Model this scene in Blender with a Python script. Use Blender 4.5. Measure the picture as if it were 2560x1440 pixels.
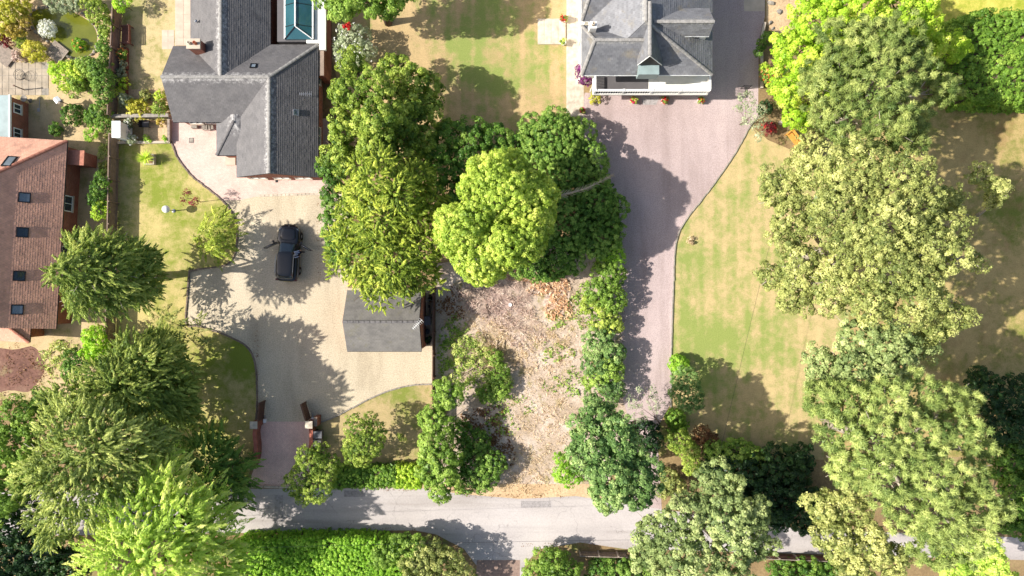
import bpy, bmesh, math, random
import numpy as np
from mathutils import Vector, Matrix, Quaternion

for _o in list(bpy.data.objects):
    bpy.data.objects.remove(_o)
SC = bpy.context.scene
COL = SC.collection
R = math.radians
random.seed(7)
RNG = np.random.default_rng(11)

# ------------------------------------------------------------------ camera, sky, sun, exposure
CAM_H = 60.0          # drone height above the ground in metres
FPX = 1800.0          # focal length in photo pixels (2560 wide)
cam = bpy.data.cameras.new('camera')
cam.sensor_width = 36.0
cam.lens = 36.0 * FPX / 2560.0
cam.clip_start = 0.5
cam.clip_end = 2000.0
camo = bpy.data.objects.new('camera', cam)
camo.location = (0, 0, CAM_H)
camo.rotation_euler = (0, 0, 0)
COL.objects.link(camo)
SC.camera = camo

SUN_EL, SUN_AZ = 41.5, 6.0      # shadows run to +X, 6 degrees towards +Y
world = bpy.data.worlds.new('World')
SC.world = world
world.use_nodes = True
wn = world.node_tree
bg = wn.nodes['Background']
sky = wn.nodes.new('ShaderNodeTexSky')
sky.sky_type = 'NISHITA'
sky.sun_disc = False
sky.sun_elevation = R(SUN_EL)
sky.sun_rotation = R(270.0 - SUN_AZ)
sky.altitude = 60
sky.air_density = 1.0
sky.dust_density = 2.4
sky.ozone_density = 0.3
wn.links.new(sky.outputs[0], bg.inputs[0])
bg.inputs[1].default_value = 0.12
sun = bpy.data.lights.new('sun', 'SUN')
sun.energy = 5.0
sun.angle = R(0.5)
sun.color = (1.0, 0.96, 0.90)
suno = bpy.data.objects.new('sun', sun)
_d = Vector((math.cos(R(SUN_AZ)) * math.cos(R(SUN_EL)), math.sin(R(SUN_AZ)) * math.cos(R(SUN_EL)), -math.sin(R(SUN_EL))))
suno.rotation_euler = _d.to_track_quat('-Z', 'Y').to_euler()
suno.location = (-60, -6, 60)
COL.objects.link(suno)
vs = SC.view_settings
vs.view_transform = 'Standard'
vs.look = 'None'
vs.exposure = 0.62
vs.gamma = 1.0
vs.use_curve_mapping = False

# ------------------------------------------------------------------ helpers
def P(px, py, z=0.0):
    """photo pixel seen at height z -> world point (a plain ray from the drone to that height)"""
    k = (CAM_H - z) / FPX
    return Vector(((px - 1280.0) * k, (720.0 - py) * k, z))

def M(npx, z=0.0):
    return npx * (CAM_H - z) / FPX

def lin(r, g, b):
    f = lambda c: (c / 255.0 / 12.92) if c <= 10 else ((c / 255.0 + 0.055) / 1.055) ** 2.4
    return (f(r), f(g), f(b), 1.0)

def nodes_of(name):
    m = bpy.data.materials.new(name)
    m.use_nodes = True
    t = m.node_tree
    t.nodes.clear()
    out = t.nodes.new('ShaderNodeOutputMaterial')
    return m, t, out

def N(t, kind, **kw):
    n = t.nodes.new(kind)
    for k, v in kw.items():
        setattr(n, k, v)
    return n

def L(t, a, b):
    t.links.new(a, b)

def noise(t, vec, scale, detail=3.0, rough=0.55, dist=0.0):
    n = N(t, 'ShaderNodeTexNoise')
    n.inputs['Scale'].default_value = scale
    n.inputs['Detail'].default_value = detail
    n.inputs['Roughness'].default_value = rough
    n.inputs['Distortion'].default_value = dist
    L(t, vec, n.inputs['Vector'])
    return n.outputs['Fac']

def ramp(t, fac, stops, interp='LINEAR'):
    r = N(t, 'ShaderNodeValToRGB')
    r.color_ramp.interpolation = interp
    e = r.color_ramp.elements
    while len(e) < len(stops):
        e.new(0.5)
    for i, (p, c) in enumerate(stops):
        e[i].position = p
        e[i].color = c if len(c) == 4 else (*c, 1.0)
    L(t, fac, r.inputs[0])
    return r.outputs[0]

def mixc(t, fac, a, b, mode='MIX'):
    m = N(t, 'ShaderNodeMix', data_type='RGBA', blend_type=mode)
    for sock, val in ((m.inputs[0], fac), (m.inputs[6], a), (m.inputs[7], b)):
        if isinstance(val, (int, float)):
            sock.default_value = val
        elif isinstance(val, tuple):
            sock.default_value = val if len(val) == 4 else (*val, 1.0)
        else:
            L(t, val, sock)
    return m.outputs[2]

def mth(t, op, a, b=None, c=None, clamp=False):
    m = N(t, 'ShaderNodeMath', operation=op, use_clamp=clamp)
    for i, v in enumerate((a, b, c)):
        if v is None:
            continue
        if isinstance(v, (int, float)):
            m.inputs[i].default_value = v
        else:
            L(t, v, m.inputs[i])
    return m.outputs[0]

def principled(t, out, col, rough=0.8, metal=0.0, spec=0.3, bump=None, bstr=0.5, bdist=0.02):
    p = N(t, 'ShaderNodeBsdfPrincipled')
    if isinstance(col, tuple):
        p.inputs['Base Color'].default_value = col if len(col) == 4 else (*col, 1.0)
    else:
        L(t, col, p.inputs['Base Color'])
    if isinstance(rough, (int, float)):
        p.inputs['Roughness'].default_value = rough
    else:
        L(t, rough, p.inputs['Roughness'])
    p.inputs['Metallic'].default_value = metal
    p.inputs['Specular IOR Level'].default_value = spec
    if bump is not None:
        b = N(t, 'ShaderNodeBump')
        b.inputs['Strength'].default_value = bstr
        b.inputs['Distance'].default_value = bdist
        L(t, bump, b.inputs['Height'])
        L(t, b.outputs[0], p.inputs['Normal'])
    L(t, p.outputs[0], out.inputs[0])
    return p

def pos(t):
    return N(t, 'ShaderNodeNewGeometry').outputs['Position']

MATS = {}
def plain(name, col, rough=0.6, metal=0.0, spec=0.4, var=0.15, scale=6.0, bstr=0.15):
    """a painted / solid material with grain and slight wear"""
    if name in MATS:
        return MATS[name]
    m, t, out = nodes_of(name)
    v = pos(t)
    n1 = noise(t, v, scale, 4)
    n2 = noise(t, v, scale * 7, 2)
    c = tuple(col[:3])
    lo = tuple(x * (1 - var * 1.4) for x in c)
    hi = tuple(min(1, x * (1 + var)) for x in c)
    cc = ramp(t, n1, [(0.3, lo), (0.7, hi)])
    cc = mixc(t, mth(t, 'MULTIPLY', n2, var), cc, tuple(x * 0.6 for x in c))
    principled(t, out, cc, rough, metal, spec, n2, bstr, 0.004)
    MATS[name] = m
    return m

def speckle(name, cols, big=0.12, fine=9.0, rough=0.95, bstr=0.5, bdist=0.02, blotch=None, spots=(), fine2=30.0, con=0.85, track=None):
    """loose ground: large soft patches, a fine grain of single stones"""
    m, t, out = nodes_of(name)
    v = pos(t)
    a = ramp(t, noise(t, v, big, 5, 0.6), [(0.32, cols[0]), (0.5, cols[1]), (0.68, cols[2])])
    f = noise(t, v, fine, 4, 0.75)
    g = noise(t, v, fine2, 2, 0.7)
    dk = ramp(t, f, [(0.3, (0.62, 0.60, 0.58)), (0.5, (1, 1, 1)), (0.72, (1.28, 1.27, 1.24))])
    a = mixc(t, con, a, dk, 'MULTIPLY')
    dk2 = ramp(t, g, [(0.3, (0.72, 0.71, 0.7)), (0.5, (1, 1, 1)), (0.72, (1.25, 1.25, 1.25))])
    a = mixc(t, con * 0.9, a, dk2, 'MULTIPLY')
    if track:
        mp = N(t, 'ShaderNodeMapping'); mp.inputs['Scale'].default_value = (track[0], track[1], 1); mp.inputs['Rotation'].default_value = (0, 0, track[2]); L(t, v, mp.inputs[0])
        w = noise(t, mp.outputs[0], 1.0, 4, 0.6, 0.4)
        a = mixc(t, track[3], a, ramp(t, w, [(0.35, (0.72, 0.70, 0.68)), (0.5, (1, 1, 1)), (0.65, (1.12, 1.12, 1.11))]), 'MULTIPLY')
        ck = N(t, 'ShaderNodeTexVoronoi', feature='DISTANCE_TO_EDGE'); ck.inputs['Scale'].default_value = track[4]
        wv = N(t, 'ShaderNodeVectorMath', operation='ADD'); nv = N(t, 'ShaderNodeTexNoise'); nv.inputs['Scale'].default_value = 1.5; L(t, v, nv.inputs[0]); L(t, v, wv.inputs[0]); L(t, nv.outputs['Color'], wv.inputs[1]); L(t, wv.outputs[0], ck.inputs[0])
        cr = ramp(t, ck.outputs['Distance'], [(0.0, (1, 1, 1)), (0.012, (0, 0, 0))])
        a = mixc(t, mth(t, 'MULTIPLY', mth(t, 'MULTIPLY', cr, track[5]), ramp(t, noise(t, v, 0.25, 3), [(0.45, (0, 0, 0)), (0.6, (1, 1, 1))])), a, (0.12, 0.11, 0.1))
    if blotch:
        b = ramp(t, noise(t, v, blotch[1], 5, 0.65), [(blotch[2], (0, 0, 0)), (blotch[2] + 0.1, (1, 1, 1))])
        a = mixc(t, b, a, blotch[0])
    for (x, y, r, c, s) in spots:
        d = N(t, 'ShaderNodeVectorMath', operation='DISTANCE')
        L(t, v, d.inputs[0])
        d.inputs[1].default_value = (x, y, 0)
        k = mth(t, 'ADD', mth(t, 'DIVIDE', d.outputs['Value'], r), mth(t, 'MULTIPLY', noise(t, v, 0.9, 5), 0.9))
        k = ramp(t, k, [(0.55, (s, s, s)), (1.0, (0, 0, 0))])
        a = mixc(t, k, a, c)
    principled(t, out, a, rough, 0, 0.2, mth(t, 'ADD', f, g), bstr, bdist)
    MATS[name] = m
    return m

def lawn_mat(name, straw, green, bias=0.0, stripe=None, spots=(), patch=0.22, brown=None):
    """dry lawn: straw and green patches, mowing stripes, fine blades"""
    m, t, out = nodes_of(name)
    v = pos(t)
    k = noise(t, v, patch, 6, 0.62)
    k = mth(t, 'ADD', k, bias)
    for (x, y, rx, ry, s) in spots:
        mp = N(t, 'ShaderNodeMapping')
        mp.inputs['Location'].default_value = (-x / rx, -y / ry, 0)
        mp.inputs['Scale'].default_value = (1 / rx, 1 / ry, 0)
        L(t, v, mp.inputs['Vector'])
        ln = N(t, 'ShaderNodeVectorMath', operation='LENGTH')
        L(t, mp.outputs[0], ln.inputs[0])
        g = ramp(t, ln.outputs['Value'], [(0.2, (1, 1, 1)), (1.0, (0, 0, 0))], 'EASE')
        k = mth(t, 'MULTIPLY_ADD', g, s, k)
    if stripe:
        per, amp, ang = stripe
        sx = N(t, 'ShaderNodeSeparateXYZ')
        L(t, v, sx.inputs[0])
        u = mth(t, 'ADD', mth(t, 'MULTIPLY', sx.outputs[0], math.cos(ang)), mth(t, 'MULTIPLY', sx.outputs[1], math.sin(ang)))
        u = mth(t, 'ADD', u, mth(t, 'MULTIPLY', noise(t, v, 0.3, 2), 0.35))
        s = mth(t, 'SINE', mth(t, 'MULTIPLY', u, 2 * math.pi / per))
        s2 = mth(t, 'SINE', mth(t, 'MULTIPLY', u, 2 * math.pi / per * 2.3))
        w = noise(t, v, 0.5, 3)
        k = mth(t, 'MULTIPLY_ADD', mth(t, 'MULTIPLY', mth(t, 'ADD', s, mth(t, 'MULTIPLY', s2, 0.4)), w), amp, k)
    f = noise(t, v, 1.5, 7, 0.72)
    f2 = noise(t, v, 11.0, 3, 0.75)
    k2 = mth(t, 'MULTIPLY_ADD', mth(t, 'SUBTRACT', f, 0.5), 0.85, k)
    mid = tuple((a + b) / 2 for a, b in zip(straw[:3], green[:3]))
    hi = tuple(min(1, a * 1.12) for a in straw[:3])
    c = ramp(t, k2, [(0.30, hi), (0.46, straw), (0.58, mid), (0.74, green)])
    if brown:
        b = ramp(t, noise(t, v, 0.35, 6, 0.7), [(0.52, (0, 0, 0)), (0.66, (1, 1, 1))])
        c = mixc(t, mth(t, 'MULTIPLY', b, 0.7), c, brown)
    c = mixc(t, 0.75, c, ramp(t, f2, [(0.28, (0.68, 0.68, 0.66)), (0.5, (1, 1, 1)), (0.75, (1.22, 1.22, 1.2))]), 'MULTIPLY')
    principled(t, out, c, 0.95, 0, 0.15, f2, 0.6, 0.03)
    MATS[name] = m
    return m

def leaf_mat(name, dark, mid, light, trans=0.32, gloss=0.05):
    """leaves: colour from a per-leaf value, light shining through"""
    m, t, out = nodes_of(name)
    at = N(t, 'ShaderNodeAttribute', attribute_name='v')
    c = ramp(t, at.outputs['Fac'], [(0.0, dark), (0.5, mid), (1.0, light)])
    d = N(t, 'ShaderNodeBsdfDiffuse')
    tr = N(t, 'ShaderNodeBsdfTranslucent')
    g = N(t, 'ShaderNodeBsdfGlossy')
    g.inputs['Roughness'].default_value = 0.45
    g.inputs['Color'].default_value = (0.7, 0.75, 0.7, 1)
    L(t, c, d.inputs[0])
    L(t, mixc(t, 0.5, c, (1.25, 1.25, 0.55), 'MULTIPLY'), tr.inputs[0])
    mx = N(t, 'ShaderNodeMixShader')
    mx.inputs[0].default_value = trans
    L(t, d.outputs[0], mx.inputs[1]); L(t, tr.outputs[0], mx.inputs[2])
    m2 = N(t, 'ShaderNodeMixShader')
    m2.inputs[0].default_value = gloss
    L(t, mx.outputs[0], m2.inputs[1]); L(t, g.outputs[0], m2.inputs[2])
    L(t, m2.outputs[0], out.inputs[0])
    MATS[name] = m
    return m

def tile_mat(name, base, var, rough=0.75, lichen=None, moss=None, spec=0.35):
    """roof tiles: each tile its own shade, weather streaks, lichen near the ridge"""
    m, t, out = nodes_of(name)
    v = pos(t)
    at = N(t, 'ShaderNodeAttribute', attribute_name='v')
    c = ramp(t, at.outputs['Fac'], [(0.0, tuple(x * (1 - var) for x in base[:3])), (0.5, base), (1.0, tuple(min(1, x * (1 + var)) for x in base[:3]))])
    n = noise(t, v, 1.1, 5, 0.65)
    c = mixc(t, 0.8, c, ramp(t, n, [(0.3, (0.72, 0.72, 0.74)), (0.5, (1, 1, 1)), (0.7, (1.2, 1.19, 1.17))]), 'MULTIPLY')
    if moss:
        b = ramp(t, noise(t, v, 0.8, 5, 0.7), [(0.56, (0, 0, 0)), (0.7, (1, 1, 1))])
        c = mixc(t, mth(t, 'MULTIPLY', b, 0.6), c, moss)
    if lichen:
        rt = N(t, 'ShaderNodeAttribute', attribute_name='ridge')   # 1 at the ridge, 0 a metre below
        q = mth(t, 'MULTIPLY', mth(t, 'ADD', rt.outputs['Fac'], 0.1), noise(t, v, 4.0, 5, 0.75))
        b = ramp(t, q, [(0.38, (0, 0, 0)), (0.6, (1, 1, 1))])
        c = mixc(t, mth(t, 'MULTIPLY', b, 0.6), c, lichen)
    principled(t, out, c, rough, 0, spec, noise(t, v, 14, 3), 0.3, 0.01)
    MATS[name] = m
    return m

def brick_mat(name, c1, c2, mortar, scale=1.0):
    m, t, out = nodes_of(name)
    tc = N(t, 'ShaderNodeNewGeometry')
    sp = N(t, 'ShaderNodeSeparateXYZ'); L(t, tc.outputs['Position'], sp.inputs[0])
    cb = N(t, 'ShaderNodeCombineXYZ')
    L(t, mth(t, 'ADD', sp.outputs[0], sp.outputs[1]), cb.inputs[0]); L(t, sp.outputs[2], cb.inputs[1])
    b = N(t, 'ShaderNodeTexBrick')
    b.inputs['Color1'].default_value = c1; b.inputs['Color2'].default_value = c2; b.inputs['Mortar'].default_value = mortar
    b.inputs['Scale'].default_value = scale
    b.inputs['Brick Width'].default_value = 0.225; b.inputs['Row Height'].default_value = 0.075; b.inputs['Mortar Size'].default_value = 0.008
    L(t, cb.outputs[0], b.inputs['Vector'])
    c = mixc(t, 0.7, b.outputs['Color'], ramp(t, noise(t, tc.outputs['Position'], 1.5, 5), [(0.3, (0.7, 0.7, 0.7)), (0.7, (1.15, 1.15, 1.15))]), 'MULTIPLY')
    principled(t, out, c, 0.9, 0, 0.2, b.outputs['Fac'], -0.3, 0.008)
    MATS[name] = m
    return m

def paver_mat(name, c1, c2, mortar, bw=0.2, bh=0.1, rot=0.0, streak=None):
    """small paving blocks laid flat, too small to pick apart from the air"""
    m, t, out = nodes_of(name)
    v = pos(t)
    mp = N(t, 'ShaderNodeMapping'); mp.inputs['Rotation'].default_value = (0, 0, rot); L(t, v, mp.inputs[0])
    b = N(t, 'ShaderNodeTexBrick')
    b.inputs['Color1'].default_value = c1; b.inputs['Color2'].default_value = c2; b.inputs['Mortar'].default_value = mortar
    b.inputs['Scale'].default_value = 1.0
    b.inputs['Brick Width'].default_value = bw; b.inputs['Row Height'].default_value = bh; b.inputs['Mortar Size'].default_value = 0.006
    L(t, mp.outputs[0], b.inputs['Vector'])
    c = mixc(t, 0.8, b.outputs['Color'], ramp(t, noise(t, v, 0.8, 6, 0.65), [(0.3, (0.8, 0.79, 0.78)), (0.7, (1.1, 1.1, 1.1))]), 'MULTIPLY')
    c = mixc(t, 0.6, c, ramp(t, noise(t, v, 9.0, 4, 0.7), [(0.3, (0.75, 0.74, 0.74)), (0.7, (1.2, 1.2, 1.2))]), 'MULTIPLY')
    principled(t, out, c, 0.85, 0, 0.25, b.outputs['Fac'], -0.25, 0.006)
    MATS[name] = m
    return m

# ---- object helpers
def tag(o, label=None, cat=None, group=None, kind=None):
    if label: o['label'] = label
    if cat: o['category'] = cat
    if group: o['group'] = group
    if kind: o['kind'] = kind
    return o

def thing(name, loc, label, cat, group=None):
    o = bpy.data.objects.new(name, None)
    o.empty_display_size = 0.2
    o.location = loc
    COL.objects.link(o)
    return tag(o, label, cat, group)

def root_origin(p):
    v = Vector((0, 0, 0))
    while p is not None:
        v += p.location
        p = p.parent
    return v

def link(name, me, mat=None, parent=None, loc=(0, 0, 0), rot=None):
    o = bpy.data.objects.new(name, me)
    if mat is not None and len(me.materials) == 0:
        me.materials.append(mat)
    if parent is not None:
        o.parent = parent
    o.location = loc
    if rot is not None:
        o.rotation_euler = rot
    COL.objects.link(o)
    return o

class MB:
    """collects geometry given in world coordinates, builds ONE mesh object"""
    def __init__(s):
        s.v = []; s.f = []
    def quad(s, *p):
        n = len(s.v); s.v += [tuple(q) for q in p]; s.f.append(tuple(range(n, n + len(p))))
    def box(s, c, size, rz=0.0, tilt=None):
        c = Vector(c); n = len(s.v)
        m = Matrix.Rotation(rz, 3, 'Z')
        if tilt is not None: m = m @ tilt
        for dx in (-.5, .5):
            for dy in (-.5, .5):
                for dz in (-.5, .5):
                    s.v.append(tuple(c + m @ Vector((dx * size[0], dy * size[1], dz * size[2]))))
        for f in ((0, 1, 3, 2), (4, 6, 7, 5), (0, 4, 5, 1), (2, 3, 7, 6), (0, 2, 6, 4), (1, 5, 7, 3)):
            s.f.append(tuple(n + i for i in f))
    def prism(s, poly, z0, z1):
        n = len(s.v); k = len(poly)
        if sum(poly[i][0] * poly[(i + 1) % k][1] - poly[(i + 1) % k][0] * poly[i][1] for i in range(k)) < 0:
            poly = list(poly)[::-1]
        s.v += [(p[0], p[1], z0) for p in poly] + [(p[0], p[1], z1) for p in poly]
        s.f.append(tuple(n + i for i in range(k))[::-1]); s.f.append(tuple(n + k + i for i in range(k)))
        for i in range(k):
            j = (i + 1) % k
            s.f.append((n + i, n + j, n + k + j, n + k + i))
    def tube(s, pts, rad, sides=6, cap=True):
        pts = [Vector(p) for p in pts]
        if isinstance(rad, (int, float)): rad = [rad] * len(pts)
        n0 = len(s.v)
        for i, p in enumerate(pts):
            d = (pts[min(i + 1, len(pts) - 1)] - pts[max(i - 1, 0)]).normalized()
            a = d.orthogonal().normalized(); b = d.cross(a)
            if i and a.dot(pa) < 0.0: pass
            if i:
                a = (pa - d * pa.dot(d)).normalized(); b = d.cross(a)
            pa = a
            for k in range(sides):
                an = 2 * math.pi * k / sides
                s.v.append(tuple(p + (a * math.cos(an) + b * math.sin(an)) * rad[i]))
        for i in range(len(pts) - 1):
            for k in range(sides):
                q = n0 + i * sides
                s.f.append((q + k, q + (k + 1) % sides, q + sides + (k + 1) % sides, q + sides + k))
        if cap:
            s.f.append(tuple(n0 + k for k in range(sides))[::-1])
            q = n0 + (len(pts) - 1) * sides
            s.f.append(tuple(q + k for k in range(sides)))
    def lathe(s, c, prof, sides=16):
        c = Vector(c); n0 = len(s.v)
        for r, z in prof:
            for k in range(sides):
                an = 2 * math.pi * k / sides
                s.v.append((c.x + r * math.cos(an), c.y + r * math.sin(an), c.z + z))
        for i in range(len(prof) - 1):
            for k in range(sides):
                q = n0 + i * sides
                s.f.append((q + k, q + (k + 1) % sides, q + sides + (k + 1) % sides, q + sides + k))
        s.f.append(tuple(n0 + k for k in range(sides))[::-1])
        q = n0 + (len(prof) - 1) * sides
        s.f.append(tuple(q + k for k in range(sides)))
    def mesh(s, name, origin=Vector((0, 0, 0))):
        me = bpy.data.meshes.new(name)
        me.from_pydata([tuple(Vector(p) - origin) for p in s.v], [], s.f)
        me.update()
        return me
    def build(s, name, mat, parent=None, smooth=False, bevel=0.0):
        o = link(name, s.mesh(name, root_origin(parent)), mat, parent)
        if smooth:
            for p in o.data.polygons: p.use_smooth = True
        if bevel:
            b = o.modifiers.new('bevel', 'BEVEL'); b.width = bevel; b.segments = 2; b.limit_method = 'ANGLE'
        return o
    def solo(s, name, mat, label, cat, group=None, base=None, **kw):
        """a thing that is one mesh, its origin at its base"""
        base = Vector(base) if base is not None else Vector((sum(p[0] for p in s.v) / len(s.v), sum(p[1] for p in s.v) / len(s.v), min(p[2] for p in s.v)))
        o = link(name, s.mesh(name, base), mat, None, base)
        if kw.get('smooth'):
            for p in o.data.polygons: p.use_smooth = True
        if kw.get('bevel'):
            b = o.modifiers.new('bevel', 'BEVEL'); b.width = kw['bevel']; b.segments = 2; b.limit_method = 'ANGLE'
        return tag(o, label, cat, group)

def catmull(pts, n=6, closed=False):
    out = []
    k = len(pts)
    rng = range(k if closed else k - 1)
    for i in rng:
        g = lambda j: Vector(pts[j % k]) if closed else Vector(pts[max(0, min(k - 1, j))])
        p0, p1, p2, p3 = g(i - 1), g(i), g(i + 1), g(i + 2)
        for s in range(n):
            t = s / n
            out.append(0.5 * (2 * p1 + (p2 - p0) * t + (2 * p0 - 5 * p1 + 4 * p2 - p3) * t * t + (3 * p1 - p0 - 3 * p2 + p3) * t ** 3))
    if not closed:
        out.append(Vector(pts[-1]))
    return out

def sheet(name, pxpoly, z, mat, smooth=0, kind='structure', parent=None, label=None, world_pts=False):
    pts = [Vector(p) if world_pts else P(p[0], p[1], 0.0).xy.to_3d() for p in pxpoly]
    if smooth:
        pts = catmull(pts, smooth, True)
    bm = bmesh.new()
    f = bm.faces.new([bm.verts.new((p.x, p.y, z)) for p in pts])
    f.normal_update()
    if f.normal.z < 0: f.normal_flip()
    bmesh.ops.triangulate(bm, faces=[f])
    me = bpy.data.meshes.new(name)
    bm.to_mesh(me); bm.free()
    o = link(name, me, mat, parent)
    if kind: o['kind'] = kind
    if label: o['label'] = label
    return o

def path_points(pts, step):
    """evenly spaced (point, heading) along a polyline"""
    out = []; acc = 0.0
    for a, b in zip(pts[:-1], pts[1:]):
        d = (b - a); ln = d.length
        if ln < 1e-6: continue
        while acc <= ln:
            out.append((a + d * (acc / ln), math.atan2(d.y, d.x)))
            acc += step
        acc -= ln
    return out

def box_mesh(name, size, bev=0.0, jitter=0.0):
    bm = bmesh.new()
    bmesh.ops.create_cube(bm, size=1.0)
    for v in bm.verts:
        v.co = Vector((v.co.x * size[0], v.co.y * size[1], v.co.z * size[2]))
        if jitter: v.co += Vector((random.uniform(-1, 1), random.uniform(-1, 1), random.uniform(-1, 1))) * jitter
    if bev:
        bmesh.ops.bevel(bm, geom=bm.edges[:], offset=bev, segments=1, affect='EDGES')
    me = bpy.data.meshes.new(name)
    bm.to_mesh(me); bm.free()
    return me
# ------------------------------------------------------------------ materials
STRAW = lin(196, 170, 116); GREEN = lin(126, 140, 58)
soil = speckle('soil', [lin(120, 98, 70), lin(140, 118, 84), lin(160, 138, 100)], 0.2, 5, blotch=(lin(112, 118, 60), 0.5, 0.56))
tan_gravel = speckle('tan_gravel', [lin(182, 168, 143), lin(190, 176, 151), lin(198, 184, 160)], 0.1, 12.0, bstr=0.6, bdist=0.02, fine2=26, track=(0.5, 0.12, 0.15, 0.55, 0.2, 0.0))
pink_gravel = speckle('pink_gravel', [lin(164, 146, 142), lin(176, 158, 154), lin(186, 168, 164)], 0.1, 13.0, bstr=0.5, bdist=0.02, fine2=28, track=(0.6, 0.08, 0.0, 0.55, 0.2, 0.0))
asphalt = speckle('asphalt', [lin(170, 162, 157), lin(177, 169, 164), lin(184, 176, 171)], 0.18, 7, bstr=0.15, bdist=0.01, fine2=24, con=0.35, track=(0.06, 0.7, 0.03, 0.6, 0.35, 0.6))
asphalt_patch = speckle('asphalt_patch', [lin(148, 142, 139), lin(154, 148, 145), lin(160, 154, 151)], 0.3, 5, bstr=0.2, bdist=0.01)
tarmac_brown = speckle('tarmac_brown', [lin(128, 108, 98), lin(142, 120, 108), lin(150, 130, 116)], 0.2, 4, bstr=0.4)
verge_sand = speckle('verge_sand', [lin(178, 150, 116), lin(190, 162, 126), lin(200, 176, 140)], 0.5, 6)
red_earth = speckle('red_earth', [lin(104, 76, 66), lin(120, 88, 76), lin(132, 104, 88)], 0.5, 4, blotch=(lin(140, 122, 92), 0.6, 0.54))
plot_earth = speckle('plot_earth', [lin(168, 148, 124), lin(194, 174, 154), lin(212, 196, 180)], 0.45, 5.0, bstr=0.9, bdist=0.05,
                     blotch=(lin(146, 134, 82), 0.55, 0.57),
                     spots=[(*P(1255, 760).xy, 5.2, lin(166, 142, 132), 0.9), (*P(1360, 700).xy, 2.6, lin(194, 162, 126), 0.7), (*P(1385, 760).xy, 2.2, lin(196, 156, 124), 0.6),
                            (*P(1140, 760).xy, 2.4, lin(150, 142, 128), 0.7), (*P(1400, 900).xy, 0.9, lin(130, 86, 52), 1.0), (*P(1230, 880).xy, 4.0, lin(170, 150, 92), 0.7)])
garden_dry = lawn_mat('garden_dry', lin(184, 162, 124), lin(132, 132, 70), -0.06, None, patch=0.5)
lawn_front = lawn_mat('lawn_front', lin(180, 164, 108), lin(126, 136, 54), 0.05, None,
                      [(*P(405, 440).xy, 2.6, 4.5, 0.12), (*P(560, 880).xy, 4, 3, 0.1), (*P(610, 900).xy, 2, 3, 0.2), (*P(520, 560).xy, 2.4, 3, 0.12), (*P(340, 780).xy, 2, 4, -0.2)], patch=0.3)
lawn_small = lawn_mat('lawn_small', lin(172, 152, 110), lin(122, 130, 60), -0.02, None, [(*P(990, 990).xy, 4, 1.4, 0.12)], patch=0.3)
lawn_middle = lawn_mat('lawn_middle', lin(176, 152, 110), lin(132, 142, 76), -0.05, (1.36, 0.12, 0.0),
                       [(*P(1215, 150).xy, 6.2, 6.0, 0.27), (*P(1180, 30).xy, 6, 3.5, 0.12), (*P(1350, 200).xy, 1.8, 3.0, 0.14), (*P(1215, 205).xy, 2.2, 1.6, 0.14), (*P(1000, 60).xy, 3, 3, -0.14)], patch=0.28, brown=lin(172, 146, 106))
lawn_right = lawn_mat('lawn_right', lin(180, 160, 114), lin(136, 146, 78), 0.02, (1.3, 0.10, 0.0),
                      [(*P(1750, 860).xy, 3.6, 5.5, 0.24), (*P(1730, 660).xy, 2.2, 4.5, 0.16), (*P(1900, 860).xy, 5, 3, 0.14), (*P(1790, 1080).xy, 6, 2, -0.1)], patch=0.3)
lawn_far = lawn_mat('lawn_far', lin(172, 150, 100), lin(116, 122, 54), -0.02, None, [(*P(2520, 480).xy, 3, 5, 0.16)], patch=0.25, brown=lin(150, 122, 82))
lawn_side = lawn_mat('lawn_side', lin(184, 166, 122), lin(128, 132, 66), -0.03, None, patch=0.45)
pavers_pink = paver_mat('pavers_pink', lin(214, 188, 174), lin(206, 178, 164), lin(184, 158, 146))
pavers_mauve = paver_mat('pavers_mauve', lin(232, 198, 180), lin(224, 186, 170), lin(190, 156, 142), 0.2, 0.1, R(90))
stone = plain('pale_stone', lin(198, 184, 164), 0.85, var=0.22, scale=2.5)
stone_grey = plain('grey_stone', lin(150, 142, 130), 0.9, var=0.25, scale=4)
slab_m = plain('slab', lin(190, 174, 154), 0.85, var=0.12, scale=1.3)
edging_m = plain('edging', lin(128, 112, 98), 0.9, var=0.3, scale=3)
wood_grey = plain('weathered_wood', lin(148, 134, 120), 0.85, var=0.25, scale=5)
wood_fence = plain('fence_wood', lin(138, 118, 102), 0.85, var=0.2, scale=3)
wood_brown = plain('brown_wood', lin(96, 66, 50), 0.6, var=0.3, scale=4)
wood_red = plain('red_wood', lin(120, 78, 64), 0.7, var=0.25, scale=4)
wood_orange = plain('orange_wood', lin(216, 156, 74), 0.55, var=0.15, scale=4)
white_paint = plain('white_paint', lin(236, 234, 228), 0.5, var=0.05, scale=3)
white_plastic = plain('white_plastic', lin(240, 240, 236), 0.35, var=0.03)
black_paint = plain('black_paint', lin(30, 30, 32), 0.45, var=0.2)
dark_metal = plain('dark_metal', lin(52, 52, 54), 0.4, 0.6, var=0.2)
steel = plain('steel', lin(170, 172, 176), 0.35, 0.8, var=0.1)
brick_red = brick_mat('brick_red', lin(160, 92, 70), lin(142, 78, 60), lin(150, 132, 116))
brick_gate = plain('brick_coping', lin(182, 108, 88), 0.85, var=0.2, scale=3)
render_white = plain('render_white', lin(232, 228, 218), 0.8, var=0.06, scale=1.5)
terracotta = plain('terracotta', lin(172, 96, 66), 0.8)
slate_roof = tile_mat('slate_tile', lin(98, 95, 94), 0.14, 0.6, lichen=lin(206, 202, 196), spec=0.35)
slate_blue = tile_mat('blue_slate', lin(116, 116, 118), 0.2, 0.55, lichen=lin(180, 176, 164), moss=lin(134, 124, 104), spec=0.4)
red_tile = tile_mat('red_tile', lin(212, 160, 134), 0.13, 0.85, moss=lin(168, 132, 116))
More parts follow.
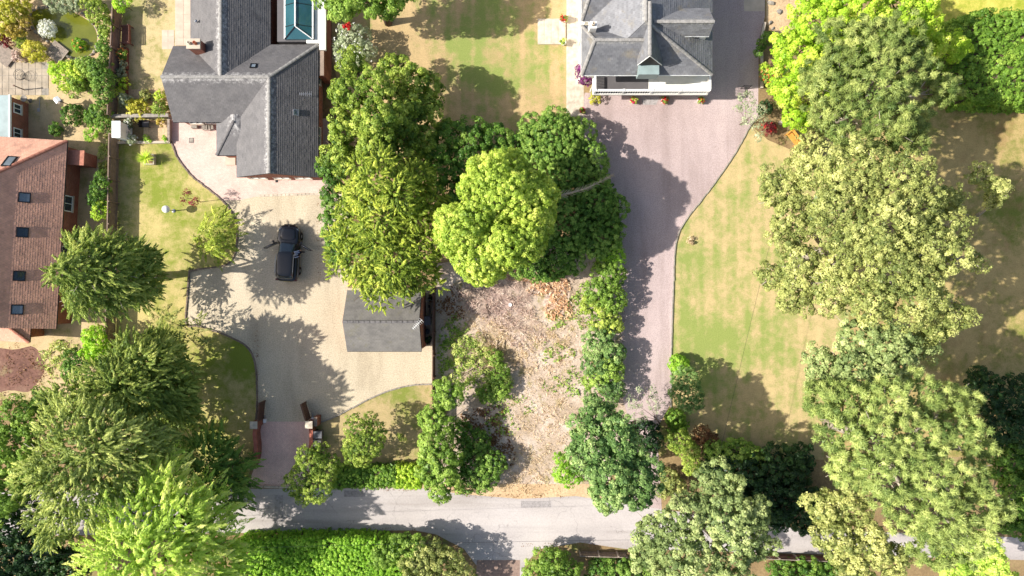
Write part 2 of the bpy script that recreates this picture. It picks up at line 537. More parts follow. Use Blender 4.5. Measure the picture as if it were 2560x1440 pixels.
shed_felt = tile_mat('shed_tile', lin(116, 112, 106), 0.10, 0.8, moss=lin(110, 106, 82))
roof_under = plain('roof_under', lin(70, 66, 64), 0.9)
flat_grey = plain('flat_roof_grey', lin(92, 88, 88), 0.7, var=0.1, scale=1.0)
flat_white = plain('flat_roof_white', lin(226, 224, 214), 0.7, var=0.1, scale=0.9)
flat_teal = plain('flat_roof_teal', lin(140, 156, 154), 0.5, var=0.12, scale=1.5)
ridge_pale = plain('ridge_mortar', lin(150, 146, 140), 0.9, var=0.25, scale=5)
ridge_dark = plain('ridge_dark', lin(112, 108, 106), 0.85, var=0.25, scale=5)
ridge_red = plain('ridge_red', lin(176, 116, 94), 0.85, var=0.2, scale=5)
bark = plain('bark', lin(96, 80, 64), 0.95, var=0.35, scale=4, bstr=0.8)
bark_pale = plain('bark_pale', lin(172, 160, 142), 0.9, var=0.3, scale=4, bstr=0.6)
dead_wood = plain('dead_wood', lin(184, 164, 136), 0.9, var=0.25, scale=3)
rubber = plain('rubber', lin(26, 26, 27), 0.85, var=0.2)

def glass_mat(name, col, rough=0.06):
    m, t, out = nodes_of(name)
    principled(t, out, ramp(t, noise(t, pos(t), 0.6, 3), [(0.3, tuple(c * 0.7 for c in col[:3])), (0.7, col)]), rough, 0.0, 0.8)
    MATS[name] = m
    return m
glass_dark = glass_mat('glass_dark', lin(46, 58, 66))
glass_teal = glass_mat('glass_teal', lin(52, 96, 104))
glass_sky = glass_mat('glass_sky', lin(120, 132, 142))
def water_mat():
    m, t, out = nodes_of('pond_water')
    v = pos(t)
    c = ramp(t, noise(t, v, 0.5, 4), [(0.3, lin(88, 94, 24)), (0.7, lin(112, 114, 38))])
    principled(t, out, c, 0.12, 0, 0.5, noise(t, v, 3.0, 3), 0.08, 0.02)
    return m
pond_water = water_mat()
def car_paint():
    m, t, out = nodes_of('car_paint')
    p = principled(t, out, lin(10, 12, 18), 0.3, 0.0, 0.4)
    p.inputs['Coat Weight'].default_value = 0.6
    p.inputs['Coat Roughness'].default_value = 0.06
    return m
car_black = car_paint()

LEAF = {}
def lm(key, d, m, l, trans=0.3, gloss=0.05):
    f = lambda c: tuple(min(0.85, x * 1.3) for x in lin(*c)[:3]) + (1.0,)
    LEAF[key] = leaf_mat('leaf_' + key, f(d), f(m), f(l), trans, gloss * 0.4)
lm('broad', (60, 92, 34), (94, 128, 48), (140, 164, 72))
lm('oak', (74, 100, 36), (128, 148, 56), (186, 196, 96))
lm('yew', (88, 110, 38), (148, 164, 60), (204, 208, 94), 0.3)
lm('lime', (112, 138, 46), (160, 180, 70), (206, 212, 106), 0.3)
lm('rhodo', (56, 86, 30), (94, 126, 48), (140, 164, 76), 0.22, 0.05)
lm('dark', (26, 48, 24), (44, 70, 34), (72, 98, 48), 0.22, 0.07)
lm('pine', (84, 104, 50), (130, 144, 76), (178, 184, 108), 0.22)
lm('pine_pale', (98, 118, 60), (148, 162, 88), (194, 200, 124), 0.25)  # paler, softer foliage colour of the largest pine
lm('willow', (92, 104, 52), (146, 152, 84), (198, 196, 124), 0.24)
lm('birch', (90, 108, 62), (140, 154, 94), (188, 194, 130), 0.24)
lm('blue', (70, 100, 50), (110, 138, 74), (160, 178, 108), 0.22)
lm('cedar', (132, 160, 62), (182, 204, 88), (222, 232, 130), 0.32)
lm('cedar_green', (70, 100, 42), (104, 134, 56), (140, 164, 76), 0.3)
lm('olive', (92, 112, 48), (150, 162, 80), (202, 206, 122), 0.26)
lm('spruce', (84, 106, 44), (132, 148, 66), (186, 190, 104), 0.26)
lm('neon', (116, 158, 34), (160, 196, 54), (196, 218, 90), 0.36)
lm('acid', (126, 164, 38), (170, 194, 62), (210, 220, 104), 0.32)
lm('hedge', (76, 108, 36), (110, 142, 50), (152, 176, 74), 0.28)
lm('hedge_lime', (98, 140, 36), (134, 174, 52), (174, 200, 82), 0.32)
lm('bright', (84, 112, 42), (120, 148, 58), (162, 182, 88), 0.28)
lm('yellow', (140, 142, 44), (180, 176, 62), (212, 204, 100), 0.34)
lm('gold', (132, 118, 48), (170, 150, 64), (200, 180, 92), 0.3)
lm('white', (198, 200, 176), (226, 226, 208), (244, 242, 232), 0.3)
lm('grey', (118, 130, 96), (152, 160, 124), (186, 190, 158), 0.25)
lm('red', (140, 20, 26), (190, 32, 34), (222, 70, 56), 0.25)
lm('pink', (170, 22, 60), (208, 44, 90), (232, 96, 130), 0.25)
lm('purple', (70, 26, 66), (104, 44, 92), (148, 84, 136), 0.25)
lm('orange', (200, 104, 50), (226, 136, 74), (240, 170, 110), 0.28)
lm('maroon', (80, 26, 32), (116, 40, 46), (156, 66, 70), 0.25)
lm('copper', (86, 58, 40), (116, 82, 54), (146, 112, 76), 0.25)
lm('straw', (166, 144, 112), (192, 170, 138), (214, 196, 164), 0.2)
lm('twig', (136, 110, 100), (170, 146, 132), (202, 184, 166), 0.05)
lm('ginger', (160, 118, 86), (194, 154, 118), (220, 190, 152), 0.1)

# ------------------------------------------------------------------ foliage
LEAFCOUNT = [0]
def leaves_object(name, c, n, a, ln, wd, v, mat, parent):
    """c centres, n normals, a long axes, ln/wd sizes, v tint: one triangle per leaf, a single mesh"""
    k = len(c)
    LEAFCOUNT[0] += k
    a = a - n * np.sum(a * n, 1, keepdims=True)
    a /= np.linalg.norm(a, axis=1, keepdims=True) + 1e-9
    s = np.cross(n, a)
    o = np.array(root_origin(parent))
    c = c - o
    hl = (ln / 2)[:, None]; hw = (wd * 0.62)[:, None]
    co = np.empty((k, 3, 3), np.float32)
    co[:, 0] = c - a * hl * 0.8 + s * hw
    co[:, 1] = c + a * hl * 1.1 - n * hl * 0.2
    co[:, 2] = c - a * hl * 0.8 - s * hw
    me = bpy.data.meshes.new(name)
    me.vertices.add(k * 3); me.loops.add(k * 3); me.polygons.add(k)
    me.vertices.foreach_set('co', co.ravel())
    me.loops.foreach_set('vertex_index', np.arange(k * 3, dtype=np.int32))
    me.polygons.foreach_set('loop_start', np.arange(0, k * 3, 3, dtype=np.int32))
    me.update(calc_edges=True)
    at = me.attributes.new('v', 'FLOAT', 'FACE')
    at.data.foreach_set('value', np.clip(v, 0, 1).astype(np.float32))
    return link(name, me, mat, parent)

def unit(x):
    return x / (np.linalg.norm(x, axis=1, keepdims=True) + 1e-9)

def lump(p, s, amp, ph):
    return amp * (np.sin(p[:, 0] * s + ph) * np.sin(p[:, 1] * s * 1.13 + 1.7 * ph) + 0.6 * np.sin(p[:, 0] * s * 2.1 - ph) * np.cos(p[:, 1] * s * 1.9 + p[:, 2] * s * 1.5 + ph))

def clump_points(lobes, spacing, zcut=-0.25, rough=0.12, rng=RNG):
    C = []; D = []; A = []
    for li, (c, r) in enumerate(lobes):
        c = np.array(c); r = np.array(r)
        ap = 1.6
        area = 4 * math.pi * (((r[0] * r[1]) ** ap + (r[0] * r[2]) ** ap + (r[1] * r[2]) ** ap) / 3) ** (1 / ap)
        k = max(8, int(area / spacing ** 2))
        i = np.arange(k) + 0.5
        ph = np.arccos(1 - 2 * i / k); th = math.pi * (1 + 5 ** 0.5) * i + rng.uniform(0, 6)
        d = np.stack([np.cos(th) * np.sin(ph), np.sin(th) * np.sin(ph), np.cos(ph)], 1)
        d = unit(d + rng.normal(0, 0.35 * spacing / r.mean(), d.shape))
        f = 1 + lump(d * r, 2.2 / max(0.8, r.mean() ** 0.5), rough, rng.uniform(0, 6)) + rng.uniform(-rough, rough * 0.5, k)
        p = c + d * r * f[:, None]
        nn = unit(d / r)
        keep = nn[:, 2] > zcut
        for lj, (c2, r2) in enumerate(lobes):
            if lj == li: continue
            q = (p - np.array(c2)) / np.array(r2)
            keep &= np.sum(q * q, 1) > 0.72
        keep &= p[:, 2] > 0.12
        if rough >= 0.12:      # hollows between the boughs
            g = np.sin(p[:, 0] * 1.9 + 1.3) * np.sin(p[:, 1] * 2.1 + 0.4) + 0.6 * np.sin(p[:, 0] * 3.7 - p[:, 2] * 2.0) * np.sin(p[:, 1] * 3.3 + p[:, 2] * 1.7)
            keep &= g < 0.85
        C.append(p[keep]); D.append(nn[keep])
        A.append(np.tile(c, (keep.sum(), 1)))
    return np.concatenate(C), np.concatenate(D), np.concatenate(A)

def tufts(C, D, A, style, n, size, rc, rng=RNG, axis=None, light=0.0):
    """turn clump centres into leaves"""
    k = len(C)
    pc_ = rng.uniform(0, 6)
    low = 0.2 * np.sin(C[:, 0] * 0.9 + pc_) * np.sin(C[:, 1] * 0.8 + 2 * pc_) + 0.12 * np.sin(C[:, 0] * 2.3 + C[:, 2]) * np.sin(C[:, 1] * 2.1 - pc_)
    vv = np.repeat(rng.normal(0.47, 0.19, k) + low, n)
    Cr = np.repeat(C, n, 0); Dr = np.repeat(D, n, 0)
    m = len(Cr)
    rnd = rng.normal(0, 1, (m, 3))
    if style == 'broad':
        # a puff: leaves on the skin of a small rounded bunch
        d = unit(rnd + Dr * 0.55 + np.array([0, 0, 0.25]))
        R_ = np.repeat(rc * rng.uniform(0.6, 1.25, k), n)[:, None]
        p = Cr + d * R_ * rng.uniform(0.7, 1.06, (m, 1))
        nm = unit(d * 0.9 + Dr * 0.25 + rng.normal(0, 0.34, (m, 3)) + np.array([0, 0, 0.15]))
        ax = rng.normal(0, 1, (m, 3))
        ln = size * rng.uniform(0.65, 1.3, m); wd = ln * rng.uniform(0.55, 0.8, m)
    elif style == 'spray':
        # a plume: pointed feathery branch end
        base = C - axis if axis is not None else C - A
        rad = base.copy(); rad[:, 2] *= 0.2
        fa = unit(unit(rad) * 0.8 + D * 0.45 + rng.normal(0, 0.33, (k, 3)) + np.array([0, 0, 0.12]))
        L_ = rc * rng.uniform(0.55, 1.45, k)
        fr = np.repeat(fa, n, 0); Lr = np.repeat(L_, n)
        t = rng.uniform(0, 1, m) ** 0.85
        up = unit(np.array([0, 0, 1.0]) + 0.4 * Dr)
        side = unit(np.cross(fr, up)); up2 = np.cross(side, fr)
        ph = rng.uniform(-0.35, math.pi + 0.35, m)
        w = (1 - t) ** 0.75 * 0.27 * Lr * rng.uniform(0.5, 1.0, m)
        ro = side * np.cos(ph)[:, None] + up2 * (0.55 * np.sin(ph))[:, None]
        p = Cr + fr * (Lr * (t - 0.3))[:, None] + ro * w[:, None] - np.array([0, 0, 1.0]) * (0.16 * Lr * t * t)[:, None]
        ax = unit(fr + ro * (0.9 * (1 - t * 0.7))[:, None] + rng.normal(0, 0.18, (m, 3)))
        nm = unit(ro * 0.8 + up * 0.6 + rng.normal(0, 0.3, (m, 3)))
        ln = size * rng.uniform(0.7, 1.3, m); wd = ln * rng.uniform(0.26, 0.4, m)
        vv = vv + 0.3 * (t - 0.5)
    elif style == 'tuft':
        d = unit(rnd + Dr * 0.5 + np.array([0, 0, 0.6]))
        p = Cr + d * (rc * rng.uniform(0.35, 0.62, (m, 1)))
        ax = d + rng.normal(0, 0.25, (m, 3))
        nm = unit(d * 0.8 + rng.normal(0, 0.6, (m, 3)))
        ln = rc * rng.uniform(0.6, 0.95, m); wd = ln * size
    v = vv + rng.normal(0, 0.13, m) + light
    return p, nm, ax, ln, wd, v

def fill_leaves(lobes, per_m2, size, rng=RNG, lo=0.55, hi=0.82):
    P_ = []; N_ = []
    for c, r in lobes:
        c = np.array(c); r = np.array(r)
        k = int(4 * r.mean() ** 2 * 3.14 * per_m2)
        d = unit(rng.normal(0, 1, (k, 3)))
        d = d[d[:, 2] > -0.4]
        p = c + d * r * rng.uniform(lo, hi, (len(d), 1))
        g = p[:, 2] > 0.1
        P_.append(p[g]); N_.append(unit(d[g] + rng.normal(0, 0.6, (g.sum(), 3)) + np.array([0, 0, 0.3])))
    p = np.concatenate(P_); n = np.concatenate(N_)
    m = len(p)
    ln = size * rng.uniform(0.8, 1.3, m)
    return p, n, rng.normal(0, 1, (m, 3)), ln, ln * 0.7, rng.uniform(0.0, 0.3, m)  # inner leaves tinted darker: shade of the crown gaps put into their colour

def px_lobes(spec, flat=0.8):
    """spec rows: photo x, photo y, radius px, top height (m) [, rx/ry ratio][, vertical ratio]"""
    out = []
    for row in spec:
        px, py, rp, zt = row[:4]
        asp = row[4] if len(row) > 4 else 1.0
        fl = row[5] if len(row) > 5 else flat
        r = M(rp, zt * 0.8)
        rz = min(r * fl, zt * 0.62)
        c = P(px, py, max(zt - rz * 0.8, zt * 0.5))
        out.append(((c.x, c.y, zt - rz), (r * asp ** 0.5, r / asp ** 0.5, rz)))
    return out

STYLE = {  # style, clump spacing, leaves per clump, leaf size, clump radius, roughness, fill per m2, fill size
    'oak': ('broad', 0.50, 66, 0.15, 0.31, 0.16, 16, 0.3),
    'fine': ('broad', 0.40, 50, 0.13, 0.25, 0.13, 18, 0.26),
    'dome': ('broad', 0.34, 56, 0.11, 0.21, 0.1, 30, 0.24),
    'cypress': ('broad', 0.38, 52, 0.13, 0.24, 0.11, 18, 0.28),
    'yew': ('spray', 0.36, 42, 0.17, 0.42, 0.18, 18, 0.28),
    'cedar': ('spray', 0.42, 50, 0.18, 0.62, 0.2, 16, 0.28),
    'plume': ('spray', 0.56, 96, 0.2, 1.2, 0.2, 14, 0.28),
    'open': ('spray', 0.8, 60, 0.2, 1.3, 0.2, 4, 0.24),
    'pine': ('tuft', 0.54, 92, 0.15, 0.46, 0.17, 13, 0.24),
    'loose': ('broad', 0.44, 54, 0.125, 0.28, 0.19, 18, 0.26),
    'airy': ('broad', 0.5, 28, 0.11, 0.28, 0.2, 2, 0.18),
    'small': ('broad', 0.28, 36, 0.1, 0.18, 0.15, 24, 0.18),
    'hedge': ('broad', 0.27, 38, 0.11, 0.17, 0.05, 22, 0.18),
}
def sublobes(lobes, k=7, f=(0.36, 0.52), rng=RNG):
    """break each bough into a core and smaller rounded heads"""
    out = []
    for c, r in lobes:
        c = np.array(c); r = np.array(r)
        if r[0] < 0.9:
            out.append((tuple(c), tuple(r))); continue
        out.append((tuple(c - np.array([0, 0, 0.1 * r[2]])), tuple(r * 0.74)))
        kk = max(4, int(k * min(1.6, r[0] / 2.2)))
        th0 = rng.uniform(0, 6)
        for i in range(kk):
            th = th0 + 2.399963 * i + rng.normal(0, 0.25); u = rng.uniform(0.0, 0.95) if i else 0.97
            d = np.array([math.cos(th) * math.sqrt(1 - u * u), math.sin(th) * math.sqrt(1 - u * u), u])
            q = rng.uniform(*f) * r
            out.append((tuple(c + d * r * rng.uniform(0.66, 0.82)), tuple(q)))
    return out

def foliage(name, lobes, key, st, parent, axis=None, zcut=-0.25, light=0.0, dens=1.0, sub=False):
    style, sp, n, size, rc, rough, fpm, fs = STYLE[st]
    heads = sublobes(lobes) if sub else lobes
    C, D, A = clump_points(heads, sp / dens ** 0.5, zcut, rough)
    ax = None
    if style == 'spray' and axis is not None:
        ax = np.array(axis)[None, :]
    a = tufts(C, D, A, style, n, size, rc, axis=ax, light=light)
    b = fill_leaves(lobes, fpm, fs)
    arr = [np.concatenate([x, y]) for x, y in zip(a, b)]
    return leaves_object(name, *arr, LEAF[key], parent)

def trunk_mesh(base, lobes, r0, mat, parent, name='trunk', limbs=True, top=None):
    base = Vector(base)
    c = Vector((0, 0, 0)); w = 0
    for lc, lr in lobes:
        c += Vector(lc); w += 1
    c /= w
    zt = top if top else max(l[0][2] for l in lobes)
    tip = Vector((base.x * 0.3 + c.x * 0.7, base.y * 0.3 + c.y * 0.7, zt))
    mb = MB()
    n = 6
    pts = []
    for i in range(n + 1):
        t = i / n
        p = base.lerp(tip, t)
        p.x += 0.12 * r0 * 4 * math.sin(3 * t + base.x); p.y += 0.1 * r0 * 4 * math.cos(2.6 * t + base.y) - 0.1 * r0 * 4 * math.cos(base.y)
        pts.append(p)
    pts[0].z = -0.15
    mb.tube(pts, [r0 * (1.25 if i == 0 else 1 - 0.8 * i / n) for i in range(n + 1)], 8)
    if limbs:
        for lc, lr in lobes:
            lc = Vector(lc)
            s = pts[2].lerp(pts[4], random.random())
            m1 = s.lerp(lc, 0.5) + Vector((0, 0, 0.12 * (lc - s).length))
            mb.tube([s, m1, lc], [r0 * 0.42, r0 * 0.28, r0 * 0.1], 6)
            for q in range(6):
                e = lc + Vector((random.uniform(-1, 1) * lr[0], random.uniform(-1, 1) * lr[1], random.uniform(0, .8) * lr[2])) * 0.95
                mb.tube([m1.lerp(lc, random.uniform(.2, 1)), e], [r0 * 0.14, 0.015], 5)
    return mb.build(name, mat, parent, smooth=True)

def tree(name, label, cat, spec, key, st, r0=0.25, group=None, barkm=None, flat=0.8, axis_px=None, base=None, light=0.0, dens=1.0, zcut=-0.25, crown='crown', sub=False):
    lobes = px_lobes(spec, flat)
    if base is None:
        c = sum((Vector(l[0]) for l in lobes), Vector()) / len(lobes)
        base = Vector((c.x, c.y, 0))
    else:
        base = P(base[0], base[1], 0)
    root = thing(name, base, label, cat, group)
    trunk_mesh(base, lobes, r0, barkm or bark, root)
    ax = None
    if axis_px is not None:
        q = P(*axis_px); ax = (q.x, q.y, q.z)
    foliage(crown, lobes, key, st, root, ax, zcut, light, dens, sub)
    return root

def shrub(name, label, cat, spec, key, st='small', group=None, flat=0.9, light=0.0, dens=1.0, flower=None, fdens=0.2, sub=False):
    lobes = px_lobes(spec, flat)
    c = sum((Vector(l[0]) for l in lobes), Vector()) / len(lobes)
    base = Vector((c.x, c.y, 0))
    root = thing(name, base, label, cat, group)
    mb = MB()
    for lc, lr in lobes:
        for q in range(3):
            e = Vector(lc) + Vector((random.uniform(-.6, .6) * lr[0], random.uniform(-.6, .6) * lr[1], 0.2 * lr[2]))
            mb.tube([Vector((base.x, base.y, -0.03)), Vector((base.x * .6 + lc[0] * .4, base.y * .6 + lc[1] * .4, 0.25 * lc[2])), e], [0.04, 0.025, 0.012], 5)
    mb.build('stem', bark, root)
    foliage('foliage', lobes, key, st, root, None, -0.25, light, dens, sub)
    if flower:
        C, D, A = clump_points(lobes, 0.22 / fdens ** 0.5, 0.0, 0.08)
        C = C + D * 0.12
        a = tufts(C, D, A, 'broad', 6, 0.11, 0.09)
        leaves_object('blossom', *a, LEAF[flower], root)
    return root

def hedge_row(name, label, cat, poly_px, h, key, st='hedge', group=None, light=0.0, round_=0.25):
    """a clipped hedge filling a polygon: leafy top and sides over a twiggy core"""
    pts = [P(x, y, h * 0.8) for x, y in poly_px]
    k = len(pts)
    c = sum(pts, Vector()) / k
    root = thing(name, (c.x, c.y, 0), label, cat, group)
    mb = MB()
    core = [(c.x + (p.x - c.x) * 0.86, c.y + (p.y - c.y) * 0.86) for p in pts]
    mb.prism(core, 0.0, h * 0.86)
    mb.build('twig_core', MATS['bark'], root)
    xs = np.array([[p.x, p.y] for p in pts])
    lo, hi = xs.min(0), xs.max(0)
    sp = STYLE[st][1]
    nx = int((hi[0] - lo[0]) / sp) + 1; ny = int((hi[1] - lo[1]) / sp) + 1
    g = np.stack(np.meshgrid(np.linspace(lo[0], hi[0], nx + 1), np.linspace(lo[1], hi[1], ny + 1)), -1).reshape(-1, 2)
    g = g + RNG.normal(0, sp * 0.3, g.shape)
    ins = np.zeros(len(g), bool)
    j = k - 1
    for i in range(k):
        xi, yi = xs[i]; xj, yj = xs[j]
        cond = ((yi > g[:, 1]) != (yj > g[:, 1])) & (g[:, 0] < (xj - xi) * (g[:, 1] - yi) / (yj - yi + 1e-12) + xi)
        ins ^= cond; j = i
    g = g[ins]
    z = h + lump(np.c_[g, np.zeros(len(g))], 1.6, h * 0.05, 1.0) + RNG.normal(0, 0.03, len(g))
    C = [np.c_[g, z]]; D = [np.tile([0, 0, 1.0], (len(g), 1))]
    for i in range(k):
        a, b = pts[i], pts[(i + 1) % k]
        ln = (b - a).length
        m = max(2, int(ln / sp)); mz = max(2, int(h / sp))
        t = np.repeat(np.linspace(0, 1, m), mz); zz = np.tile(np.linspace(0.12, h * 0.97, mz), m)
        q = np.c_[a.x + (b.x - a.x) * t, a.y + (b.y - a.y) * t, zz] + RNG.normal(0, sp * 0.22, (len(t), 3))
        nrm = np.array([(b.y - a.y), -(b.x - a.x), 0]) / max(ln, 1e-6)
        mid = np.array([(a.x + b.x) / 2 - c.x, (a.y + b.y) / 2 - c.y, 0])
        if nrm @ mid < 0: nrm = -nrm
        C.append(q); D.append(np.tile(nrm, (len(q), 1)))
    C = np.concatenate(C); D = np.concatenate(D)
    style, _, n, size, rc, *_r = STYLE[st]
    a = tufts(C, D, C, 'broad', n, size, rc, light=light)
    m2 = len(g) * 6
    q = g[RNG.integers(0, len(g), m2)] + RNG.normal(0, sp * 0.5, (m2, 2))
    fl = (np.c_[q, RNG.uniform(h * 0.88, h * 0.97, m2)], unit(RNG.normal(0, 0.4, (m2, 3)) + np.array([0, 0, 1.0])), RNG.normal(0, 1, (m2, 3)), RNG.uniform(0.2, 0.34, m2), RNG.uniform(0.14, 0.22, m2), RNG.uniform(0.1, 0.5, m2))
    leaves_object('foliage', *[np.concatenate([x, y]) for x, y in zip(a, fl)], LEAF[key], root)
    return root
# ------------------------------------------------------------------ ground, lawns, drives, road
sheet('ground', [(-6000, -6000), (8500, -6000), (8500, 7500), (-6000, 7500)], 0.0, soil)
sheet('lawn_side', [(292, -500), (442, -500), (440, 118), (436, 300), (288, 300)], 0.006, lawn_side)
FRONT_EDGE = [(428, 352), (445, 395), (480, 440), (520, 472), (556, 502), (580, 532), (592, 570), (592, 610), (583, 645), (560, 664), (510, 671), (474, 678)]
LOWER_EDGE = [(474, 678), (469, 745), (467, 810), (500, 816), (560, 836), (612, 862), (633, 892), (641, 930), (643, 1000), (640, 1054)]
sheet('lawn_front', [(285, 352)] + FRONT_EDGE + LOWER_EDGE[1:] + [(632, 1130), (618, 1216), (480, 1230), (262, 1230), (262, 900)], 0.006, lawn_front)
SMALL_EDGE = [(1084, 961), (1040, 962), (985, 973), (930, 994), (880, 1020), (835, 1043), (795, 1058)]
sheet('lawn_by_gate', [(1086, 961)] + SMALL_EDGE[1:] + [(790, 1120), (800, 1217), (1086, 1217)], 0.006, lawn_small)
sheet('lawn_middle', [(830, -500), (1416, -500), (1416, 190), (1430, 250), (1440, 300), (1420, 400), (900, 420), (830, 150)], 0.006, lawn_middle)
DRIVE_EDGE = [(1895, 292), (1874, 318), (1838, 382), (1800, 438), (1760, 492), (1718, 545), (1694, 590), (1686, 640), (1683, 720), (1680, 800), (1678, 890), (1676, 1010)]
sheet('lawn_right', DRIVE_EDGE + [(1690, 1120), (2060, 1150), (2140, 700), (2120, 300)], 0.006, lawn_right)
sheet('lawn_far', [(2118, 240), (3400, 240), (3400, 1120), (2058, 1150), (2138, 700)], 0.0085, lawn_far)
sheet('lawn_beyond_hedge', [(2250, -500), (3400, -500), (3400, 60), (2300, 60)], 0.006, lawn_mat('lawn_lime', lin(196, 184, 90), lin(140, 152, 48), 0.03, None))
sheet('cleared_plot', [(1090, 660), (1480, 600), (1566, 640), (1562, 1010), (1600, 1060), (1500, 1242), (1090, 1242), (1088, 960)], 0.006, plot_earth)
sheet('gravel_driveway', [(555, 502), (640, 488), (870, 484), (870, 720), (1087, 720), (1087, 961)] + SMALL_EDGE[1:] + [(790, 1060), (640, 1060)] + LOWER_EDGE[::-1][1:] + FRONT_EDGE[::-1][1:8], 0.011, tan_gravel)
sheet('pink_driveway', [(1770, -500), (1916, -500), (1912, 40), (1897, 110)] + DRIVE_EDGE + [(1640, 1075), (1650, 1180), (1655, 1290), (1575, 1290), (1585, 1100), (1558, 1000), (1550, 640), (1548, 500), (1440, 380), (1452, 292), (1462, 232), (1770, 232)], 0.011, pink_gravel)
sheet('house_paving', [(424, 296), (822, 296), (822, 487), (648, 490), (600, 500), (556, 502), (520, 472), (480, 440), (445, 395), (428, 352)], 0.016, pavers_pink)
sheet('gate_paving', [(648, 1054), (790, 1054), (786, 1110), (778, 1160), (764, 1217), (618, 1217), (632, 1180), (645, 1140), (650, 1100)], 0.017, pavers_mauve)
ROAD_TOP = [(-400, 1230), (560, 1222), (1050, 1220), (1160, 1236), (1300, 1247), (1440, 1240), (1620, 1268), (2000, 1322), (2560, 1344), (3200, 1370)]
ROAD_BOT = [(3200, 1440), (2560, 1400), (2000, 1384), (1560, 1372), (1450, 1356), (1350, 1372), (1312, 1410), (1302, 1640), (1190, 1640), (1196, 1420), (1160, 1372), (1090, 1336), (1040, 1326), (900, 1326), (620, 1332), (-400, 1345)]
sheet('verge', [(1040, 1210), (1600, 1210), (1640, 1290), (1040, 1290)], 0.0075, verge_sand)
road = sheet('road', ROAD_TOP + ROAD_BOT, 0.012, asphalt)
for nm, pl in (('road_patch', [(687, 1238), (708, 1238), (708, 1310), (686, 1310)]), ('road_patch', [(1302, 1252), (1378, 1252), (1378, 1268), (1303, 1269)]), ('road_patch', [(860, 1226), (912, 1226), (912, 1242), (860, 1242)])):
    sheet(nm, pl, 0.0165, asphalt_patch, kind=None, parent=road)
sheet('side_lane', [(1192, 1400), (1300, 1400), (1296, 1700), (1180, 1700)], 0.0165, tarmac_brown)
sheet('brown_verge', [(590, 1322), (1110, 1316), (1170, 1350), (1190, 1440), (590, 1440)], 0.0065, soil)
sheet('red_earth_bed', [(-80, 868), (30, 874), (80, 866), (104, 890), (112, 925), (92, 958), (70, 980), (20, 976), (-80, 990)], 0.0065, red_earth, 4)
sheet('neighbour_garden', [(-900, -500), (288, -500), (284, 1000), (-900, 1000)], 0.0035, garden_dry)
sheet('front_step_mat', [(1600, 240), (1650, 240), (1640, 262), (1608, 262)], 0.0155, asphalt_patch)
sheet('flower_bed', [(1898, 115), (2120, 115), (2120, 300), (1990, 380), (1920, 350), (1880, 316), (1897, 292)], 0.0085, soil)
sheet('stone_terrace', [(1915, -300), (2040, -300), (2020, 40), (1960, 110), (1916, 60)], 0.0095, verge_sand)
sheet('paving_strip', [(1858, -60), (1912, -60), (1911, 28), (1860, 28)], 0.0155, slab_m)

# slab pieces
def slabs(name, label, x0, x1, y0, y1, nx, ny, mat, z=0.02, gap=0.014, th=0.05, skip=(), base=stone):
    ps = [(x0, y0), (x1, y0), (x1, y1), (x0, y1)]
    o = sheet(name, ps, z - 0.008, base)
    w = M((x1 - x0) / nx); h = M((y1 - y0) / ny)
    mes = [box_mesh('slab', (w - gap, h - gap, th), 0.008, 0.006) for _ in range(3)]
    for me in mes: me.materials.append(mat)
    for i in range(nx):
        for j in range(ny):
            if (i, j) in skip: continue
            c = P(x0 + (i + .5) * (x1 - x0) / nx, y0 + (j + .5) * (y1 - y0) / ny)
            link('slab', random.choice(mes), None, o, (c.x, c.y, z - th / 2 + random.uniform(0.004, 0.012)))
    return o
slabs('side_terrace', '', 438, 480, -40, 114, 2, 8, slab_m)
slabs('square_terrace', '', 405, 436, 75, 123, 2, 3, slab_m)
slabs('garden_patio', '', -60, 122, 156, 238, 11, 5, plain('patio_slab', lin(168, 154, 134), .85, var=.2, scale=1.2), gap=0.03, skip=[(10, 0), (10, 4)], base=stone_grey)
slabs('house_path', '', 1416, 1460, -40, 292, 2, 9, stone, gap=0.05)
slabs('stone_step_pad', '', 1344, 1414, 48, 112, 4, 1, stone, z=0.14, gap=0.1, th=0.14)

# edging stones along the drives
def edging(name, pxpts, step, size, mat, smooth=8):
    pts = catmull([P(x, y) for x, y in pxpts], smooth)
    o = sheet(name, [(p.x, p.y, 0) for p in pts] + [(p.x + 0.04, p.y + 0.03, 0) for p in pts[::-1]], 0.0125, mat, world_pts=True)
    mes = [box_mesh('edging_stone', size, 0.012, 0.01) for _ in range(3)]
    for me in mes: me.materials.append(mat)
    for p, an in path_points(pts, step):
        link('edging_stone', random.choice(mes), None, o, (p.x + random.uniform(-.012, .012), p.y + random.uniform(-.012, .012), size[2] * 0.22), (0, 0, an + random.uniform(-.05, .05)))
    return o
edging('lawn_kerb', FRONT_EDGE, 0.32, (0.30, 0.13, 0.16), edging_m)
edging('lawn_kerb', LOWER_EDGE, 0.32, (0.30, 0.13, 0.16), edging_m)
edging('lawn_kerb', SMALL_EDGE, 0.32, (0.30, 0.12, 0.14), stone_grey)
edging('drive_kerb', DRIVE_EDGE, 0.62, (0.60, 0.10, 0.18), stone_grey)
edging('paving_edge', [(648, 490), (720, 487), (805, 485)], 0.34, (0.32, 0.18, 0.10), stone, 2)
edging('road_kerb', [(614, 1217), (690, 1217), (772, 1218)], 0.62, (0.6, 0.16, 0.2), slab_m, 2)
edging('road_kerb', [(828, 1219), (940, 1219), (1050, 1221)], 0.62, (0.6, 0.12, 0.2), slab_m, 2)

